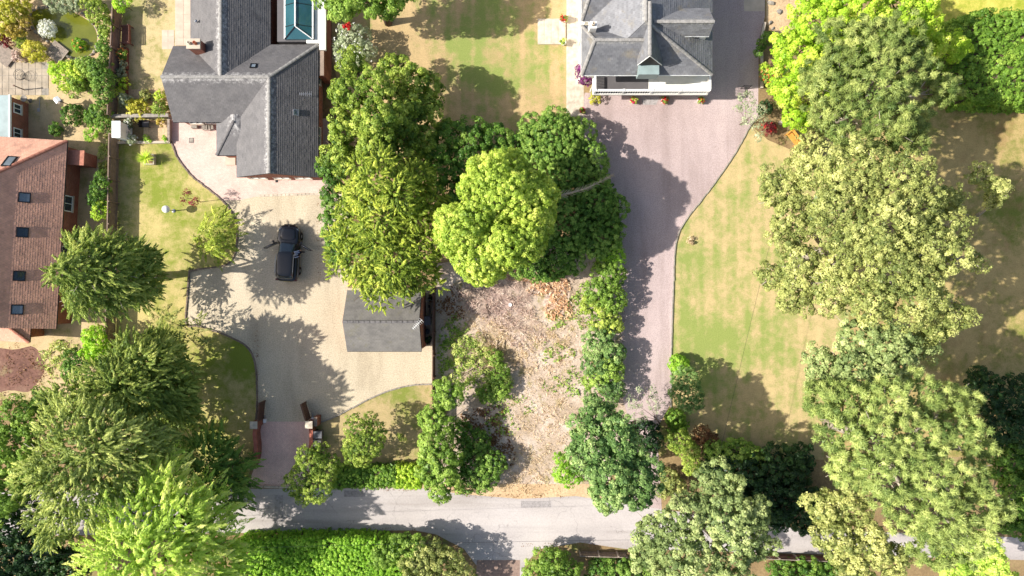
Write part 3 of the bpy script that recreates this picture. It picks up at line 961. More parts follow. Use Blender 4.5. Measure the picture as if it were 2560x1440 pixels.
# pond
sheet('pond', [(84, 28), (130, 22), (180, 30), (228, 58), (243, 92), (236, 122), (214, 142), (176, 140), (140, 112), (96, 80), (80, 52)], 0.012, pond_water, 4)
bank = sheet('pond_bank', [(70, 10), (140, 0), (200, 12), (246, 46), (258, 96), (244, 140), (212, 160), (160, 152), (120, 118), (78, 86), (62, 46)], 0.0075, verge_sand, 4)
stm = []
for k in range(4):
    bm = bmesh.new(); bmesh.ops.create_icosphere(bm, subdivisions=1, radius=1.0)
    for v in bm.verts: v.co *= random.uniform(0.75, 1.15)
    me = bpy.data.meshes.new('stone'); bm.to_mesh(me); bm.free(); me.materials.append(stone_grey); stm.append(me)
for p, an in path_points(catmull([P(x, y) for x, y in [(84, 24), (130, 17), (186, 26), (234, 56), (248, 92), (240, 126), (214, 147), (172, 144), (134, 114), (92, 84), (75, 52)]], 4, True), 0.42):
    s = random.uniform(0.16, 0.28)
    o = link('stone', random.choice(stm), None, bank, (p.x + random.uniform(-.08, .08), p.y + random.uniform(-.08, .08), 0.05), (random.uniform(0, 3), random.uniform(0, 3), an))
    o.scale = (s, s * 0.8, s * 0.6)

# ------------------------------------------------------------------ roofs and houses
def plane_hit(px, py, p0, n):
    a = Vector((0, 0, CAM_H)); d = P(px, py, 0) - a
    t = (p0 - a).dot(n) / d.dot(n)
    return a + d * t

def roof_tiles(parent, poly, mat, gauge, width, thick, zr, lift=0.012):
    p0 = poly[0]
    u = (poly[1] - poly[0]).normalized()
    n = (poly[1] - poly[0]).cross(poly[2] - poly[0]).normalized()
    if n.z < 0: n = -n
    v = n.cross(u).normalized()
    if v.z < 0: v = -v
    us = [(p - p0).dot(u) for p in poly]; vs_ = [(p - p0).dot(v) for p in poly]
    bm = bmesh.new()
    lv = bm.faces.layers.float.new('v'); lr = bm.faces.layers.float.new('ridge')
    nr = int(max(vs_) / gauge) + 1; nc = int((max(us) - min(us)) / width) + 2
    for j in range(nr):
        sh = (j % 2) * width * 0.5
        for i in range(nc):
            u0 = min(us) - sh + i * width; u1 = u0 + width * 0.975
            v0 = j * gauge; v1 = v0 + gauge * 1.12
            t0 = thick * random.uniform(0.8, 1.25); t1 = 0.004 + random.uniform(0, 0.004)
            q = lambda a, b, h: bm.verts.new(p0 + u * a + v * b + n * (lift + h))
            a, b, c, d = q(u0, v0, t0), q(u1, v0, t0 + random.uniform(-.004, .004)), q(u1, v1, t1), q(u0, v1, t1)
            e, f = q(u0, v0, -0.01), q(u1, v0, -0.01)
            val = min(1, max(0, random.gauss(0.5, 0.2)))
            zz = (p0 + v * (v0 + gauge / 2)).z
            rr = max(0.0, 1 - (zr - zz) / 0.75)
            for fc in (bm.faces.new((a, b, c, d)), bm.faces.new((e, f, b, a))):
                fc[lv] = val; fc[lr] = rr
    cen = sum(poly, Vector()) / len(poly)
    for i in range(len(poly)):
        a, b = poly[i], poly[(i + 1) % len(poly)]
        en = (b - a).cross(n).normalized()
        if en.dot(cen - a) > 0: en = -en
        bmesh.ops.bisect_plane(bm, geom=bm.verts[:] + bm.edges[:] + bm.faces[:], plane_co=a + (en * 0.06 if i == 0 else en * 0.0), plane_no=en, clear_outer=True)
    o = root_origin(parent)
    for w in bm.verts: w.co -= o
    for f in bm.faces: f.normal_update()
    me = bpy.data.meshes.new('roof_tiles'); bm.to_mesh(me); bm.free()
    ob = link('roof_tiles', me, mat, parent)
    ob['kind'] = 'stuff'
    return ob

def ridge_mesh(mat, ln=0.44, r=0.13):
    mb = MB()
    k = 6; n0 = 0
    for s, rr in ((-ln / 2, r * 1.08), (ln / 2, r * 0.96)):
        for i in range(k + 1):
            an = math.pi * i / k
            mb.v.append((s, rr * math.cos(an), rr * 0.62 * math.sin(an)))
    for i in range(k):
        mb.f.append((i + 1, i, k + 1 + i, k + 2 + i))
    mb.f.append(tuple(range(k + 1)))
    mb.f.append(tuple(range(k + 1, 2 * k + 2))[::-1])
    me = mb.mesh('ridge_tile'); me.materials.append(mat)
    return me

def ridge_row(parent, a, b, me, step=0.42, lift=-0.01):
    d = b - a
    n = max(1, int(d.length / step))
    q = d.to_track_quat('X', 'Z')
    o = root_origin(parent)
    for i in range(n):
        p = a + d * ((i + 0.5) / n)
        ob = link('ridge_tile', me, None, parent, p - o + Vector((0, 0, lift)))
        ob.rotation_euler = q.to_euler()

def gable(root, axis, a0, a1, b0, b1, ze, zr, tile, rme, br=None, hip0=0.0, hip1=0.0, gauge=0.165, width=0.3, thick=0.022, xf=None, slopes=(0, 1, 2, 3), ridge=True, gut=None, hips=('00', '01', '10', '11')):
    br = (b0 + b1) / 2 if br is None else br
    def W(a, b, z):
        p = Vector((a, b, z)) if axis == 'x' else Vector((b, a, z))
        return xf(p) if xf else p
    e00, e10, e11, e01 = W(a0, b0, ze), W(a1, b0, ze), W(a1, b1, ze), W(a0, b1, ze)
    r0, r1 = W(a0 + hip0, br, zr), W(a1 - hip1, br, zr)
    dz = Vector((0, 0, -0.14))
    mb = MB()
    mb.v = [tuple(p) for p in (e00, e10, e11, e01, r0, r1, e00 + dz, e10 + dz, e11 + dz, e01 + dz)]
    mb.f = [(0, 1, 5, 4), (2, 3, 4, 5), (3, 0, 4), (1, 2, 5), (6, 7, 8, 9), (0, 1, 7, 6), (1, 2, 8, 7), (2, 3, 9, 8), (3, 0, 6, 9)]
    me = mb.mesh('roof', root_origin(root))
    bm = bmesh.new(); bm.from_mesh(me); bmesh.ops.recalc_face_normals(bm, faces=bm.faces[:]); bm.to_mesh(me); bm.free()
    ro = link('roof', me, roof_under, root)
    polys = [[e00, e10, r1, r0], [e11, e01, r0, r1], [e01, e00, r0] if hip0 else None, [e10, e11, r1] if hip1 else None]
    planes = []
    for i, pl in enumerate(polys):
        if pl is None:
            planes.append(None); continue
        n = (pl[1] - pl[0]).cross(pl[2] - pl[0]).normalized()
        if n.z < 0: n = -n
        planes.append((pl[0], n))
        if i in slopes:
            roof_tiles(ro, pl, tile, gauge, width, thick, zr)
    up = Vector((0, 0, 0.035))
    if ridge: ridge_row(ro, r0 + up, r1 + up, rme)
    if hip0:
        for nm, e in (('00', e00), ('01', e01)):
            if nm in hips: ridge_row(ro, e + up, r0 + up, rme)
    if hip1:
        for nm, e in (('10', e10), ('11', e11)):
            if nm in hips: ridge_row(ro, e + up, r1 + up, rme)
    if gut:
        for p, q in gut[1]:
            c = {'00': e00, '10': e10, '11': e11, '01': e01}
            A, B = c[p], c[q]
            mb = MB(); mb.tube([A - Vector((0, 0, .06)), B - Vector((0, 0, .06))], 0.055, 6)
            mb.build('gutter', gut[0], root)
    return ro, planes

def roof_window(parent, px, py, plane, w, h, frame, glass, name='skylight', tall=0.09):
    p0, n = plane
    c = plane_hit(px, py, p0, n) + n * 0.03
    u = Vector((0, 0, 1)).cross(n).normalized(); v = n.cross(u)
    m = Matrix((u, v, n)).transposed()
    o = root_origin(parent)
    bm = bmesh.new()
    def bar(cx, cy, sx, sy, z0, z1):
        r = bmesh.ops.create_cube(bm, size=1.0)
        for q in r['verts']:
            q.co = Vector((cx + q.co.x * sx, cy + q.co.y * sy, (z0 + z1) / 2 + q.co.z * (z1 - z0)))
    f = 0.075
    bar(-w / 2 + f / 2, 0, f, h, -0.02, tall); bar(w / 2 - f / 2, 0, f, h, -0.02, tall)
    bar(0, -h / 2 + f / 2, w - 2 * f - .002, f, -0.02, tall - .004); bar(0, h / 2 - f / 2, w - 2 * f - .002, f, -0.02, tall - .004)
    me = bpy.data.meshes.new(name); bm.to_mesh(me); bm.free()
    ob = link(name, me, frame, parent, c - o); ob.rotation_euler = m.to_euler()
    gm = box_mesh('pane', (w - 2 * f, h - 2 * f, 0.02))
    g = link('pane', gm, glass, ob, (0, 0, tall * 0.45))
    return ob

def wall_window(root, c, w, h, nrm, frame=white_paint, glass=glass_dark):
    """window standing 3 cm proud of a wall; c centre on the wall face, nrm outward (axis aligned)"""
    c = Vector(c); nrm = Vector(nrm); t = Vector((-nrm.y, nrm.x, 0))
    an = math.atan2(t.y, t.x)
    mb = MB(); f = 0.08
    for s in (-1, 1):
        mb.box(c + t * s * (w / 2 - f / 2) + nrm * 0.02, (f, 0.08, h), an)
        mb.box(c + Vector((0, 0, s * (h / 2 - f / 2))) + nrm * 0.02, (w - 2 * f - .004, 0.078, f), an)
    mb.box(c + nrm * 0.02, (0.05, 0.07, h - 2 * f - .004), an)
    fr = mb.build('window', frame, root)
    mb = MB(); mb.box(c + nrm * 0.01, (w - 2 * f + 0.02, 0.03, h - 2 * f + 0.02), an); mb.build('pane', glass, fr)
    mb = MB(); mb.box(c + Vector((0, 0, -h / 2 - 0.04)) + nrm * 0.06, (w + 0.1, 0.16, 0.06), an); mb.build('sill', slab_m, fr)
    return fr

RM_PALE = ridge_mesh(ridge_pale); RM_DARK = ridge_mesh(ridge_dark); RM_RED = ridge_mesh(ridge_red); RM_WHITE = ridge_mesh(plain('ridge_lime', lin(196, 190, 176), 0.9, var=0.2), 0.4, 0.1)

# ---- the grey-tiled bungalow
bx = lambda px, z=2.5: P(px, 0, z).x
by = lambda py, z=2.5: P(0, py, z).y
Y2 = (by(305) + by(116)) / 2
X3 = (bx(592) + bx(795)) / 2
bung = thing('bungalow', (bx(640), by(250), 0), 'grey tiled brick bungalow with wings, red chimney stack and glass roof lantern', 'house')
mb = MB()
mb.box((bx(576), (by(116) + 27) / 2, 1.2), (bx(676) - bx(477) - .5, 27 - by(116) + 2, 2.42))
mb.box(((bx(436) + X3) / 2, Y2, 1.21), (X3 - bx(436) - .3, by(116) - by(305) - .6, 2.4))
mb.box((X3, (by(443) + by(112)) / 2, 1.2), (bx(795) - bx(592) - .56, by(112) - by(443) - .36, 2.41))
mb.build('wall', brick_red, bung)
g_dark = (dark_metal, [('00', '10'), ('01', '11')])
w1, pl1 = gable(bung, 'y', Y2, 27.0, bx(477), bx(676), 2.5, 4.5, slate_roof, RM_PALE, gut=g_dark)
w2, pl2 = gable(bung, 'x', bx(433), X3, by(305), by(116), 2.5, 4.5, slate_roof, RM_PALE, gut=(dark_metal, [('00', '10')]))
w3, pl3 = gable(bung, 'y', by(443), by(112), bx(592), bx(795), 2.485, 4.485, slate_roof, RM_PALE, hip1=by(112) - Y2, gut=g_dark, hips=('11',))
pw, plp = gable(bung, 'y', by(388, 2.3), by(290, 2.3), bx(541, 2.3), bx(643, 2.3), 2.25, 2.95, slate_roof, RM_DARK, hip0=2.6, gut=(dark_metal, [('00', '01')]), hips=('00',), ridge=False)
mb = MB(); mb.box((bx(567, 2.3), by(345, 2.3), 1.1), (1.3, 2.4, 2.2)); mb.build('porch_wall', brick_red, bung)
mb = MB(); mb.box(P(577, 400, .1), (0.82, 0.85, 0.2)); mb.build('door_step', slab_m, bung)
for yy in (332, 178): wall_window(bung, (bx(795) - .28, by(yy), 1.45), 1.5, 1.0, (1, 0, 0))
for xx in (630, 690, 745): wall_window(bung, (bx(xx), by(443) + .18, 1.4), 1.3, 1.1, (0, -1, 0))
for xx in (470, 510): wall_window(bung, (bx(xx), by(305) + .3, 1.4), 1.1, 1.1, (0, -1, 0))
# gable brickwork under the south verge
mb = MB()
yg = by(443) - 0.004
mb.v = [(bx(592) + .3, yg, 2.36), (bx(795) - .3, yg, 2.36), (X3, yg, 4.2), (bx(592) + .3, yg + .06, 2.36), (bx(795) - .3, yg + .06, 2.36), (X3, yg + .06, 4.2)]
mb.f = [(0, 1, 2), (5, 4, 3), (0, 3, 4, 1), (1, 4, 5, 2), (2, 5, 3, 0)]
mb.build('gable_wall', brick_red, bung)
# chimney
ch = P(484, 110, 4.6)
mb = MB(); mb.box((ch.x, ch.y, 3.75), (0.95, 0.68, 1.7)); chs = mb.build('chimney', brick_red, bung)
mb = MB(); mb.box((ch.x, ch.y, 4.65), (1.06, 0.78, 0.1)); mb.box((ch.x, ch.y, 4.53), (1.01, 0.73, 0.1)); mb.build('chimney_cap', slab_m, chs)
for s in (-.22, .22):
    mb = MB(); mb.lathe((ch.x + s, ch.y, 4.7), [(0.13, 0), (0.12, 0.05), (0.1, 0.28), (0.125, 0.3), (0.125, 0.34), (0.08, 0.34), (0.08, 0.1)], 12); mb.build('chimney_pot', terracotta if s > 0 else stone, chs, True)
# flashing, roof details
roof_window(w2, 634, 166, pl2[1], 0.5, 0.5, dark_metal, glass_sky, 'skylight')
roof_window(w3, 739, 282, pl3[1], 0.48, 0.44, steel, glass_sky, 'roof_vent', 0.16)
def aerial(root, c, name='aerial', h=0.9, an=0.0, mat=steel):
    mb = MB(); c = Vector(c)
    mb.tube([c - Vector((0, 0, .3)), c + Vector((0, 0, h))], 0.022, 6)
    d = Vector((math.cos(an), math.sin(an), 0)); e = Vector((-d.y, d.x, 0))
    t = c + Vector((0, 0, h - .08))
    mb.tube([t - d * .35, t + d * .65], 0.018, 5)
    for k in range(7):
        q = t + d * (-.3 + .15 * k); mb.tube([q - e * (.22 - .015 * k), q + e * (.22 - .015 * k)], 0.011, 4)
    return mb.build(name, mat, root)
pt = plane_hit(775, 241, *pl3[1]); aerial(bung, pt, an=R(180), h=0.8)
pt = plane_hit(494, 56, *pl1[0]); mb = MB(); mb.tube([pt - Vector((0, 0, .1)), pt + Vector((0, 0, .35))], 0.05, 8); mb.lathe(pt + Vector((0, 0, .32)), [(0.11, 0), (0.12, .06), (.05, .12)], 10); mb.build('flue', steel, bung)
# flat roof and glass lantern
zf = 2.62
mb = MB(); mb.prism([P(693, -60, zf).xy, P(786, -60, zf).xy, P(786, 104, zf).xy, P(693, 104, zf).xy], 0.1, zf); mb.build('flat_roof', flat_grey, bung)
mb = MB(); mb.prism([P(786, -60, zf + .06).xy, P(814, -60, zf + .06).xy, P(814, 124, zf + .06).xy, P(798, 124, zf + .06).xy, P(798, 108, zf + .06).xy, P(766, 108, zf + .06).xy, P(766, 100, zf + .06).xy, P(786, 100, zf + .06).xy], zf - .25, zf + .07); mb.build('roof_edge', flat_white, bung)
mb = MB(); mb.box((bx(801), 23, 1.2), (0.5, 12, 2.4)); mb.build('outer_wall', brick_red, bung)
lx0, lx1, lxr = P(712, 0, 2.9).x, P(782, 0, 2.9).x, P(738, 0, 3.5).x
ly0 = P(0, 98, 2.9).y; lyr = P(0, 66, 3.5).y
lant = MB()
e = [(lx0, ly0, 2.9), (lx1, ly0, 2.9), (lx1, 27, 2.9), (lx0, 27, 2.9)]
lant.v = [Vector(q) for q in e] + [Vector((lxr, lyr, 3.5)), Vector((lxr, 27, 3.5))] + [Vector((q[0], q[1], 2.6)) for q in e]
lant.f = [(0, 1, 4), (1, 2, 5, 4), (3, 0, 4, 5), (0, 6, 7, 1), (1, 7, 8, 2), (2, 8, 9, 3), (3, 9, 6, 0)]
lo = lant.build('roof_lantern', glass_teal, bung)
mb = MB(); mb.tube([(lxr, lyr, 3.52), (lxr, 27, 3.52)], 0.06, 6); mb.build('ridge_bar', white_paint, lo)
for q in (e[0], e[1]):
    mb = MB(); mb.tube([Vector(q) + Vector((0, 0, .03)), Vector((lxr, lyr, 3.53))], 0.045, 6); mb.build('glazing_bar', dark_metal if q == e[0] else white_paint, lo)
for yy in (20.7, 22.4, 24.1):
    for xa in (lx0, lx1):
        mb = MB(); mb.tube([Vector((xa, yy, 2.93)), Vector((lxr, yy, 3.53))], 0.025, 5); mb.build('glazing_bar', dark_metal, lo)
mb = MB(); mb.box((lx0, (ly0 + 27) / 2, 2.9), (0.12, 27 - ly0, 0.1)); mb.build('sill_bar', white_paint, lo)
mb = MB(); mb.box((lx1, (ly0 + 27) / 2, 2.9), (0.1, 27 - ly0, 0.1)); mb.build('sill_bar', white_paint, lo)

# ---- garage
gz = 2.4
gar = thing('garage', (P(965, 0, gz).x, P(0, 803, gz).y, 0), 'small garage with grey pitched roof and red brick gable on the gravel', 'garage')
ga0, ga1, gb0, gb1 = P(868, 0, gz).x, P(1054, 0, gz).x, P(0, 878, gz).y, P(0, 726, gz).y
mb = MB(); mb.box(((ga0 + ga1) / 2 + .02, (gb0 + gb1) / 2, 1.15), (ga1 - ga0 - .2, gb1 - gb0 - .5, 2.3)); mb.build('wall', brick_red, gar)
gr, plg = gable(gar, 'x', ga0, ga1, gb0, gb1, gz, 4.0, shed_felt, ridge_mesh(ridge_dark, 0.38, 0.11), gauge=0.16, width=0.26, thick=0.02, gut=(dark_metal, [('00', '10')]))
mb = MB()
gm_ = (gb0 + gb1) / 2
for xx, s in ((ga1 + .05, 1), (ga0 - .05, -1)):
    mb = MB(); n = 0
    mb.v += [(xx, gb0 + .2, 0.0), (xx, gb1 - .2, 0.0), (xx, gb1 - .2, 2.32), (xx, gm_, 3.86), (xx, gb0 + .2, 2.32)]
    mb.v += [(xx - s * .2, q[1], q[2]) for q in mb.v[n:n + 5]]
    mb.f += [tuple(range(n, n + 5)), tuple(range(n + 5, n + 10))[::-1]] + [(n + i, n + (i + 1) % 5, n + 5 + (i + 1) % 5, n + 5 + i) for i in range(5)]
    mb.build('gable_wall', brick_red, gar)
for sx in (-1.3, 1.3):
    mb = MB(); mb.box(((ga0 + ga1) / 2 + sx, gb0 + .24, 1.05), (2.2, 0.06, 2.05)); mb.build('garage_door', wood_brown, gar)
aerial(gar, (ga1 + .1, gm_ - .05, 3.9), 'aerial', 1.1, R(225), white_plastic)

# ---- red-tiled house
A0 = P(168, 352, 2.6); A1 = P(140, 822, 2.6)
sdir = (A1 - A0).normalized(); wdir = Vector((sdir.y, -sdir.x, 0))
if wdir.x > 0: wdir = -wdir
LEN = (A1 - A0).length
def xc(p):   # local: x = metres south of the north eave, y = metres west of the east eave
    return Vector((A0.x, A0.y, 0)) + sdir * p.x + wdir * p.y + Vector((0, 0, p.z))
red = thing('red_roof_house', xc(Vector((7, 3.5, 0))), 'red brick house with hipped red tile roof and four square skylights', 'house')
mb = MB(); mb.prism([xc(Vector(q)).xy for q in ((.35, .4, 0), (LEN - .3, .4, 0), (LEN - .3, 6.8, 0), (.35, 6.8, 0))], 0, 2.5)
mb.prism([xc(Vector(q)).xy for q in ((LEN - .4, 2.6, 0), (LEN + .9, 2.6, 0), (LEN + .9, 6.7, 0), (LEN - .4, 6.7, 0))], 0, 2.2); mb.build('wall', brick_red, red)
rr_, plr = gable(red, 'x', 0.0, LEN, 0.0, 7.2, 2.6, 5.4, red_tile, RM_RED, hip0=3.3, gauge=0.17, width=0.2, thick=0.014, xf=xc, gut=(dark_metal, [('00', '10')]))
r2_, plr2 = gable(red, 'y', 2.2, 6.9, LEN - 1.4, LEN + 1.25, 2.35, 3.2, red_tile, RM_RED, hip0=1.3, gauge=0.17, width=0.2, thick=0.014, xf=xc)
for q in ((61, 494), (56, 581), (48, 690), (43, 774)):
    roof_window(rr_, q[0], q[1], plr[0], 0.78, 0.82, dark_metal, glass_sky if q[1] in (494, 774) else glass_dark)
roof_window(rr_, 24, 405, plr[2], 0.75, 1.15, dark_metal, glass_sky)
mb = MB(); mb.prism([xc(Vector(q)).xy for q in ((.7, -.95, 0), (1.7, -.95, 0), (1.7, .35, 0), (.7, .35, 0))], 0.0, 1.9); po = mb.build('porch', brick_red, red)
mb = MB(); mb.prism([xc(Vector(q)).xy for q in ((.6, -1.05, 0), (1.8, -1.05, 0), (1.8, .3, 0), (.6, .3, 0))], 1.9, 2.0); mb.build('porch_roof', ridge_red, po)
for a in (4.9, 9.0):
    c = xc(Vector((a, .4, 1.4))); wall_window(red, c, 1.3, 1.1, -wdir)
# extension with flat glazed roof
ex = thing('house_extension', (P(0, 290, 0).x - 2, P(0, 295, 0).y, 0), 'flat grey roofed brick extension with white edge beside the patio', 'extension')
xe = P(24, 0, 2.4).x; ye0, ye1 = P(0, 347, 2.4).y, P(0, 238, 2.4).y
mb = MB(); mb.box((xe - 2.1, (ye0 + ye1) / 2, 1.15), (4.0, ye1 - ye0 - .1, 2.3)); mb.build('wall', brick_red, ex)
mb = MB(); mb.box((xe - 2.1, (ye0 + ye1) / 2, 2.35), (4.1, ye1 - ye0, 0.12)); mb.build('flat_roof', flat_teal, ex)
mb = MB(); mb.box((xe + .0, (ye0 + ye1) / 2, 2.36), (0.12, ye1 - ye0 + .05, 0.2)); mb.build('gutter', white_plastic, ex)
for yy in (272, 333): wall_window(ex, (xe - .1, P(0, yy, 1.4).y, 1.4), 0.8, 0.9, (1, 0, 0))

# ---- white villa
vz = 5.5
VX = lambda px, z=vz: P(px, 0, z).x
VY = lambda py, z=vz: P(0, py, z).y
vil = thing('villa', (VX(1625), 21, 0), 'white rendered villa with hipped grey slate roofs, gables and front balcony', 'house')
mb = MB(); mb.box((10.45, 22.6, 2.7), (8.7, 11.2, 5.4)); mb.box((6.0, 18.4, 2.68), (0.9, 2.7, 5.36)); mb.box((6.0, 22.2, 2.69), (0.9, 3.8, 5.38)); mb.build('wall', render_white, vil)
GUT = lambda *e: (white_plastic, list(e))
sl = dict(gauge=0.19, width=0.3, thick=0.028)
v1, pv1 = gable(vil, 'y', VY(187), 28.5, VX(1473), VX(1780), 5.5, 8.6, slate_blue, RM_PALE, br=P(1615, 0, 8.6).x, hip0=2.9, gut=GUT(('00', '10'), ('00', '01')), hips=('01',), **sl)
v2, pv2 = gable(vil, 'x', VX(1454), 9.6, 16.11, 19.85, 5.52, 7.75, slate_blue, RM_PALE, br=18.0, hip0=0.75, gut=GUT(('00', '10'), ('00', '01')), **sl)
v3, pv3 = gable(vil, 'x', VX(1454), 9.6, 20.2, 24.4, 5.53, 8.0, slate_blue, RM_PALE, br=22.3, hip0=0.75, gut=GUT(('00', '10'), ('00', '01')), **sl)
v4, pv4 = gable(vil, 'y', P(0, 157, 7).y, 20.4, P(1593, 0, 6.4).x, P(1653, 0, 6.4).x, 6.6, 8.7, slate_blue, RM_PALE, br=P(1623, 0, 8.7).x + .05, **sl)
v5, pv5 = gable(vil, 'x', 10.2, P(1773, 0, 6.9).x, P(0, 90, 6.9).y, P(0, 22, 6.9).y, 6.9, 8.25, slate_blue, RM_PALE, br=P(0, 54, 8.25).y, gut=GUT(('00', '10'), ('01', '11')), **sl)
mb = MB(); mb.box((14.2, (P(0, 90, 6.9).y + P(0, 22, 6.9).y) / 2, 6.0), (0.5, 1.9, 1.7)); mb.build('dormer_wall', render_white, vil)
for p, q in ((pv4[0][0], (P(1623, 0, 8.7).x + .05, 0, 8.7)),):
    ys = P(0, 157, 7).y - .05
    for xa in (P(1593, 0, 6.4).x, P(1653, 0, 6.4).x):
        mb = MB(); mb.tube([(xa, ys, 6.62), (q[0], ys, 8.72)], 0.035, 4); mb.build('bargeboard', white_paint, vil)
mb = MB(); mb.prism([P(1597, 158, 6.38).xy, P(1648, 158, 6.38).xy, P(1648, 186, 6.38).xy, P(1597, 186, 6.38).xy], 5.2, 6.38); mb.build('bay_roof', flat_teal, vil)
cp = P(1480, 62, 7.6)
mb = MB(); mb.box((cp.x + .1, cp.y, 6.6), (0.5, 0.5, 2.0)); c_ = mb.build('chimney', render_white, vil)
mb = MB(); mb.lathe((cp.x + .1, cp.y, 7.6), [(0.13, 0), (0.1, .3), (.12, .34), (.07, .34), (.07, .1)], 12); mb.build('chimney_pot', stone, c_, True)
for yy in (17.0, 18.2, 21.4, 22.8): wall_window(vil, (5.55, yy, 4.2), 0.8, 1.5, (-1, 0, 0))
for xx in (7.2, 9.0, 12.0, 13.6): wall_window(vil, (xx, 17.0, 4.3), 0.9, 1.6, (0, -1, 0)); 
for xx in (7.2, 13.6): wall_window(vil, (xx, 17.0, 1.5), 1.2, 1.7, (0, -1, 0))
for yy in (19.5, 23.5): wall_window(vil, (14.8, yy, 4.0), 0.9, 1.5, (1, 0, 0)); wall_window(vil, (14.8, yy, 1.5), 0.9, 1.5, (1, 0, 0))
mb = MB(); mb.box((10.4, 16.94, 1.1), (1.1, 0.14, 2.2)); dr = mb.build('front_door', black_paint, vil)
mb = MB(); mb.box((10.8, 16.84, 1.05), (0.05, 0.08, 0.16)); mb.build('handle', steel, dr)
# balcony on the veranda roof
bz = 2.7
bx0, bx1 = P(1482, 0, bz).x, P(1770, 0, bz).x
by0, by1 = P(0, 236, bz).y, 17.02
mb = MB(); mb.box(((bx0 + bx1) / 2, (by0 + by1) / 2, bz - .15), (bx1 - bx0, by1 - by0, 0.3)); bal = mb.build('balcony', render_white, vil)
xm = P(1621, 0, bz).x
mb = MB(); mb.box(((bx0 + .2 + xm) / 2, (by0 + by1) / 2, bz + .015), (xm - bx0 - .2, by1 - by0 - .2, 0.03)); mb.build('grey_floor', flat_grey, bal)
mb = MB(); mb.box(((bx1 - .2 + xm) / 2 + .003, (by0 + by1) / 2 + .02, bz + .02), (bx1 - xm - .2, by1 - by0 - .16, 0.04)); mb.build('white_floor', flat_white, bal)
def railing(p, q, parent, nb):
    p, q = Vector(p), Vector(q)
    mb = MB(); an = math.atan2((q - p).y, (q - p).x)
    mb.box((p + q) / 2 + Vector((0, 0, .88)), ((q - p).length, 0.17, 0.07), an); r_ = mb.build('rail', white_paint, parent)
    bme = box_mesh('baluster', (0.05, 0.05, 0.85)); bme.materials.append(white_paint)
    o = root_origin(r_)
    for i in range(nb):
        c = p.lerp(q, (i + .5) / nb); link('baluster', bme, None, r_, c - o + Vector((0, 0, .43)))
railing((bx0 + .1, by0 + .08, bz), (bx1 - .1, by0 + .08, bz), bal, 46)
railing((bx0 + .08, by0 + .15, bz), (bx0 + .08, by1 - .35, bz), bal, 9)
railing((bx1 - .08, by0 + .15, bz), (bx1 - .08, by1 - .35, bz), bal, 9)
for i in range(5):
    xx = bx0 + .12 + (bx1 - bx0 - .24) * i / 4
    mb = MB(); mb.box((xx, by0 + .95, bz / 2 - .15), (0.13, 0.13, bz - .3)); mb.build('post', white_paint, vil)
    mb = MB(); mb.box((xx, by0 + .1, bz + .5), (0.15, 0.15, 1.0)); mb.build('newel', white_paint, bal)
# ------------------------------------------------------------------ trees
# beside the bungalow
tree('evergreen_oak', 'broad rounded evergreen oak with several crowns beside the bungalow wall', 'tree',
     [(868, 235, 52, 8.0), (860, 320, 48, 7.5), (850, 395, 45, 6.5), (935, 215, 50, 8.6), (945, 300, 56, 9.0), (935, 370, 52, 8.4), (1030, 215, 62, 5.6), (1040, 285, 56, 5.4), (985, 165, 34, 5.6), (1000, 385, 48, 6.6), (1050, 345, 44, 5.2), (1050, 250, 50, 4.2), (1000, 290, 50, 6.8), (880, 160, 38, 6.2), (1010, 330, 45, 6.5)], 'oak', 'oak', 0.4, sub=True)
tree('yew_tree', 'tall feathery yellow-green yew standing behind the parked car', 'tree',
     [(950, 455, 78, 11.0), (1010, 500, 70, 10.0), (900, 500, 60, 9.0), (960, 560, 80, 10.0), (1050, 440, 48, 8.0), (1070, 515, 50, 7.5)], 'yew', 'yew', 0.35, flat=1.0, sub=True)
tree('yew_tree', 'wide spreading yew overhanging the garage roof', 'tree',
     [(900, 640, 76, 8.6), (985, 660, 82, 9.4), (1060, 620, 62, 8.6), (940, 705, 58, 6.8), (1060, 690, 50, 6.8), (1010, 710, 44, 6.4), (870, 590, 54, 7.6)], 'yew', 'yew', 0.35, flat=0.9, sub=True)
tree('laurel_tree', 'dark glossy laurel against the gravel drive beside the yews', 'tree',
     [(832, 420, 34, 5.0), (838, 490, 38, 5.4), (836, 560, 38, 5.0), (850, 620, 36, 4.6)], 'broad', 'fine', 0.16)
tree('lime_cypress', 'bright lime-yellow cypress with rounded dense crowns', 'tree',
     [(1258, 470, 92, 12.4), (1320, 500, 70, 11.4), (1200, 470, 48, 11.4), (1150, 575, 64, 11.8), (1200, 640, 66, 11.2), (1260, 610, 62, 11.6), (1310, 600, 56, 11.0), (1190, 540, 44, 11.6), (1340, 545, 48, 10.2), (1230, 660, 44, 10)], 'lime', 'cypress', 0.4, flat=1.35)
shrub('rhododendron', 'clipped dome-shaped rhododendron at the edge of the striped lawn', 'shrub', [(1388, 355, 92, 3.6), (1330, 345, 46, 2.8), (1455, 400, 40, 2.6)], 'rhodo', 'dome', flat=0.7, light=0.22, sub=True)
shrub('rhododendron', 'large dark rhododendron bank along the pink gravel drive', 'shrub',
      [(1440, 440, 80, 3.6), (1495, 520, 70, 3.8), (1430, 560, 90, 4.0), (1500, 600, 56, 3.4), (1390, 640, 70, 3.4), (1530, 570, 34, 2.6), (1340, 660, 56, 3.0)], 'rhodo', 'dome', flat=0.65, light=0.08, sub=True)
shrub('holly_thicket', 'dark mixed holly thicket between the oak and the lime cypress', 'shrub',
      [(1120, 345, 44, 4.2), (1180, 345, 44, 4.2), (1240, 350, 44, 3.6), (1290, 360, 34, 3.0), (1110, 420, 48, 4.4), (1170, 415, 44, 4.0), (1120, 480, 40, 4.2), (1230, 405, 36, 3.0), (1080, 390, 38, 4.6), (1150, 500, 44, 3.8)], 'broad', 'oak', flat=0.8)
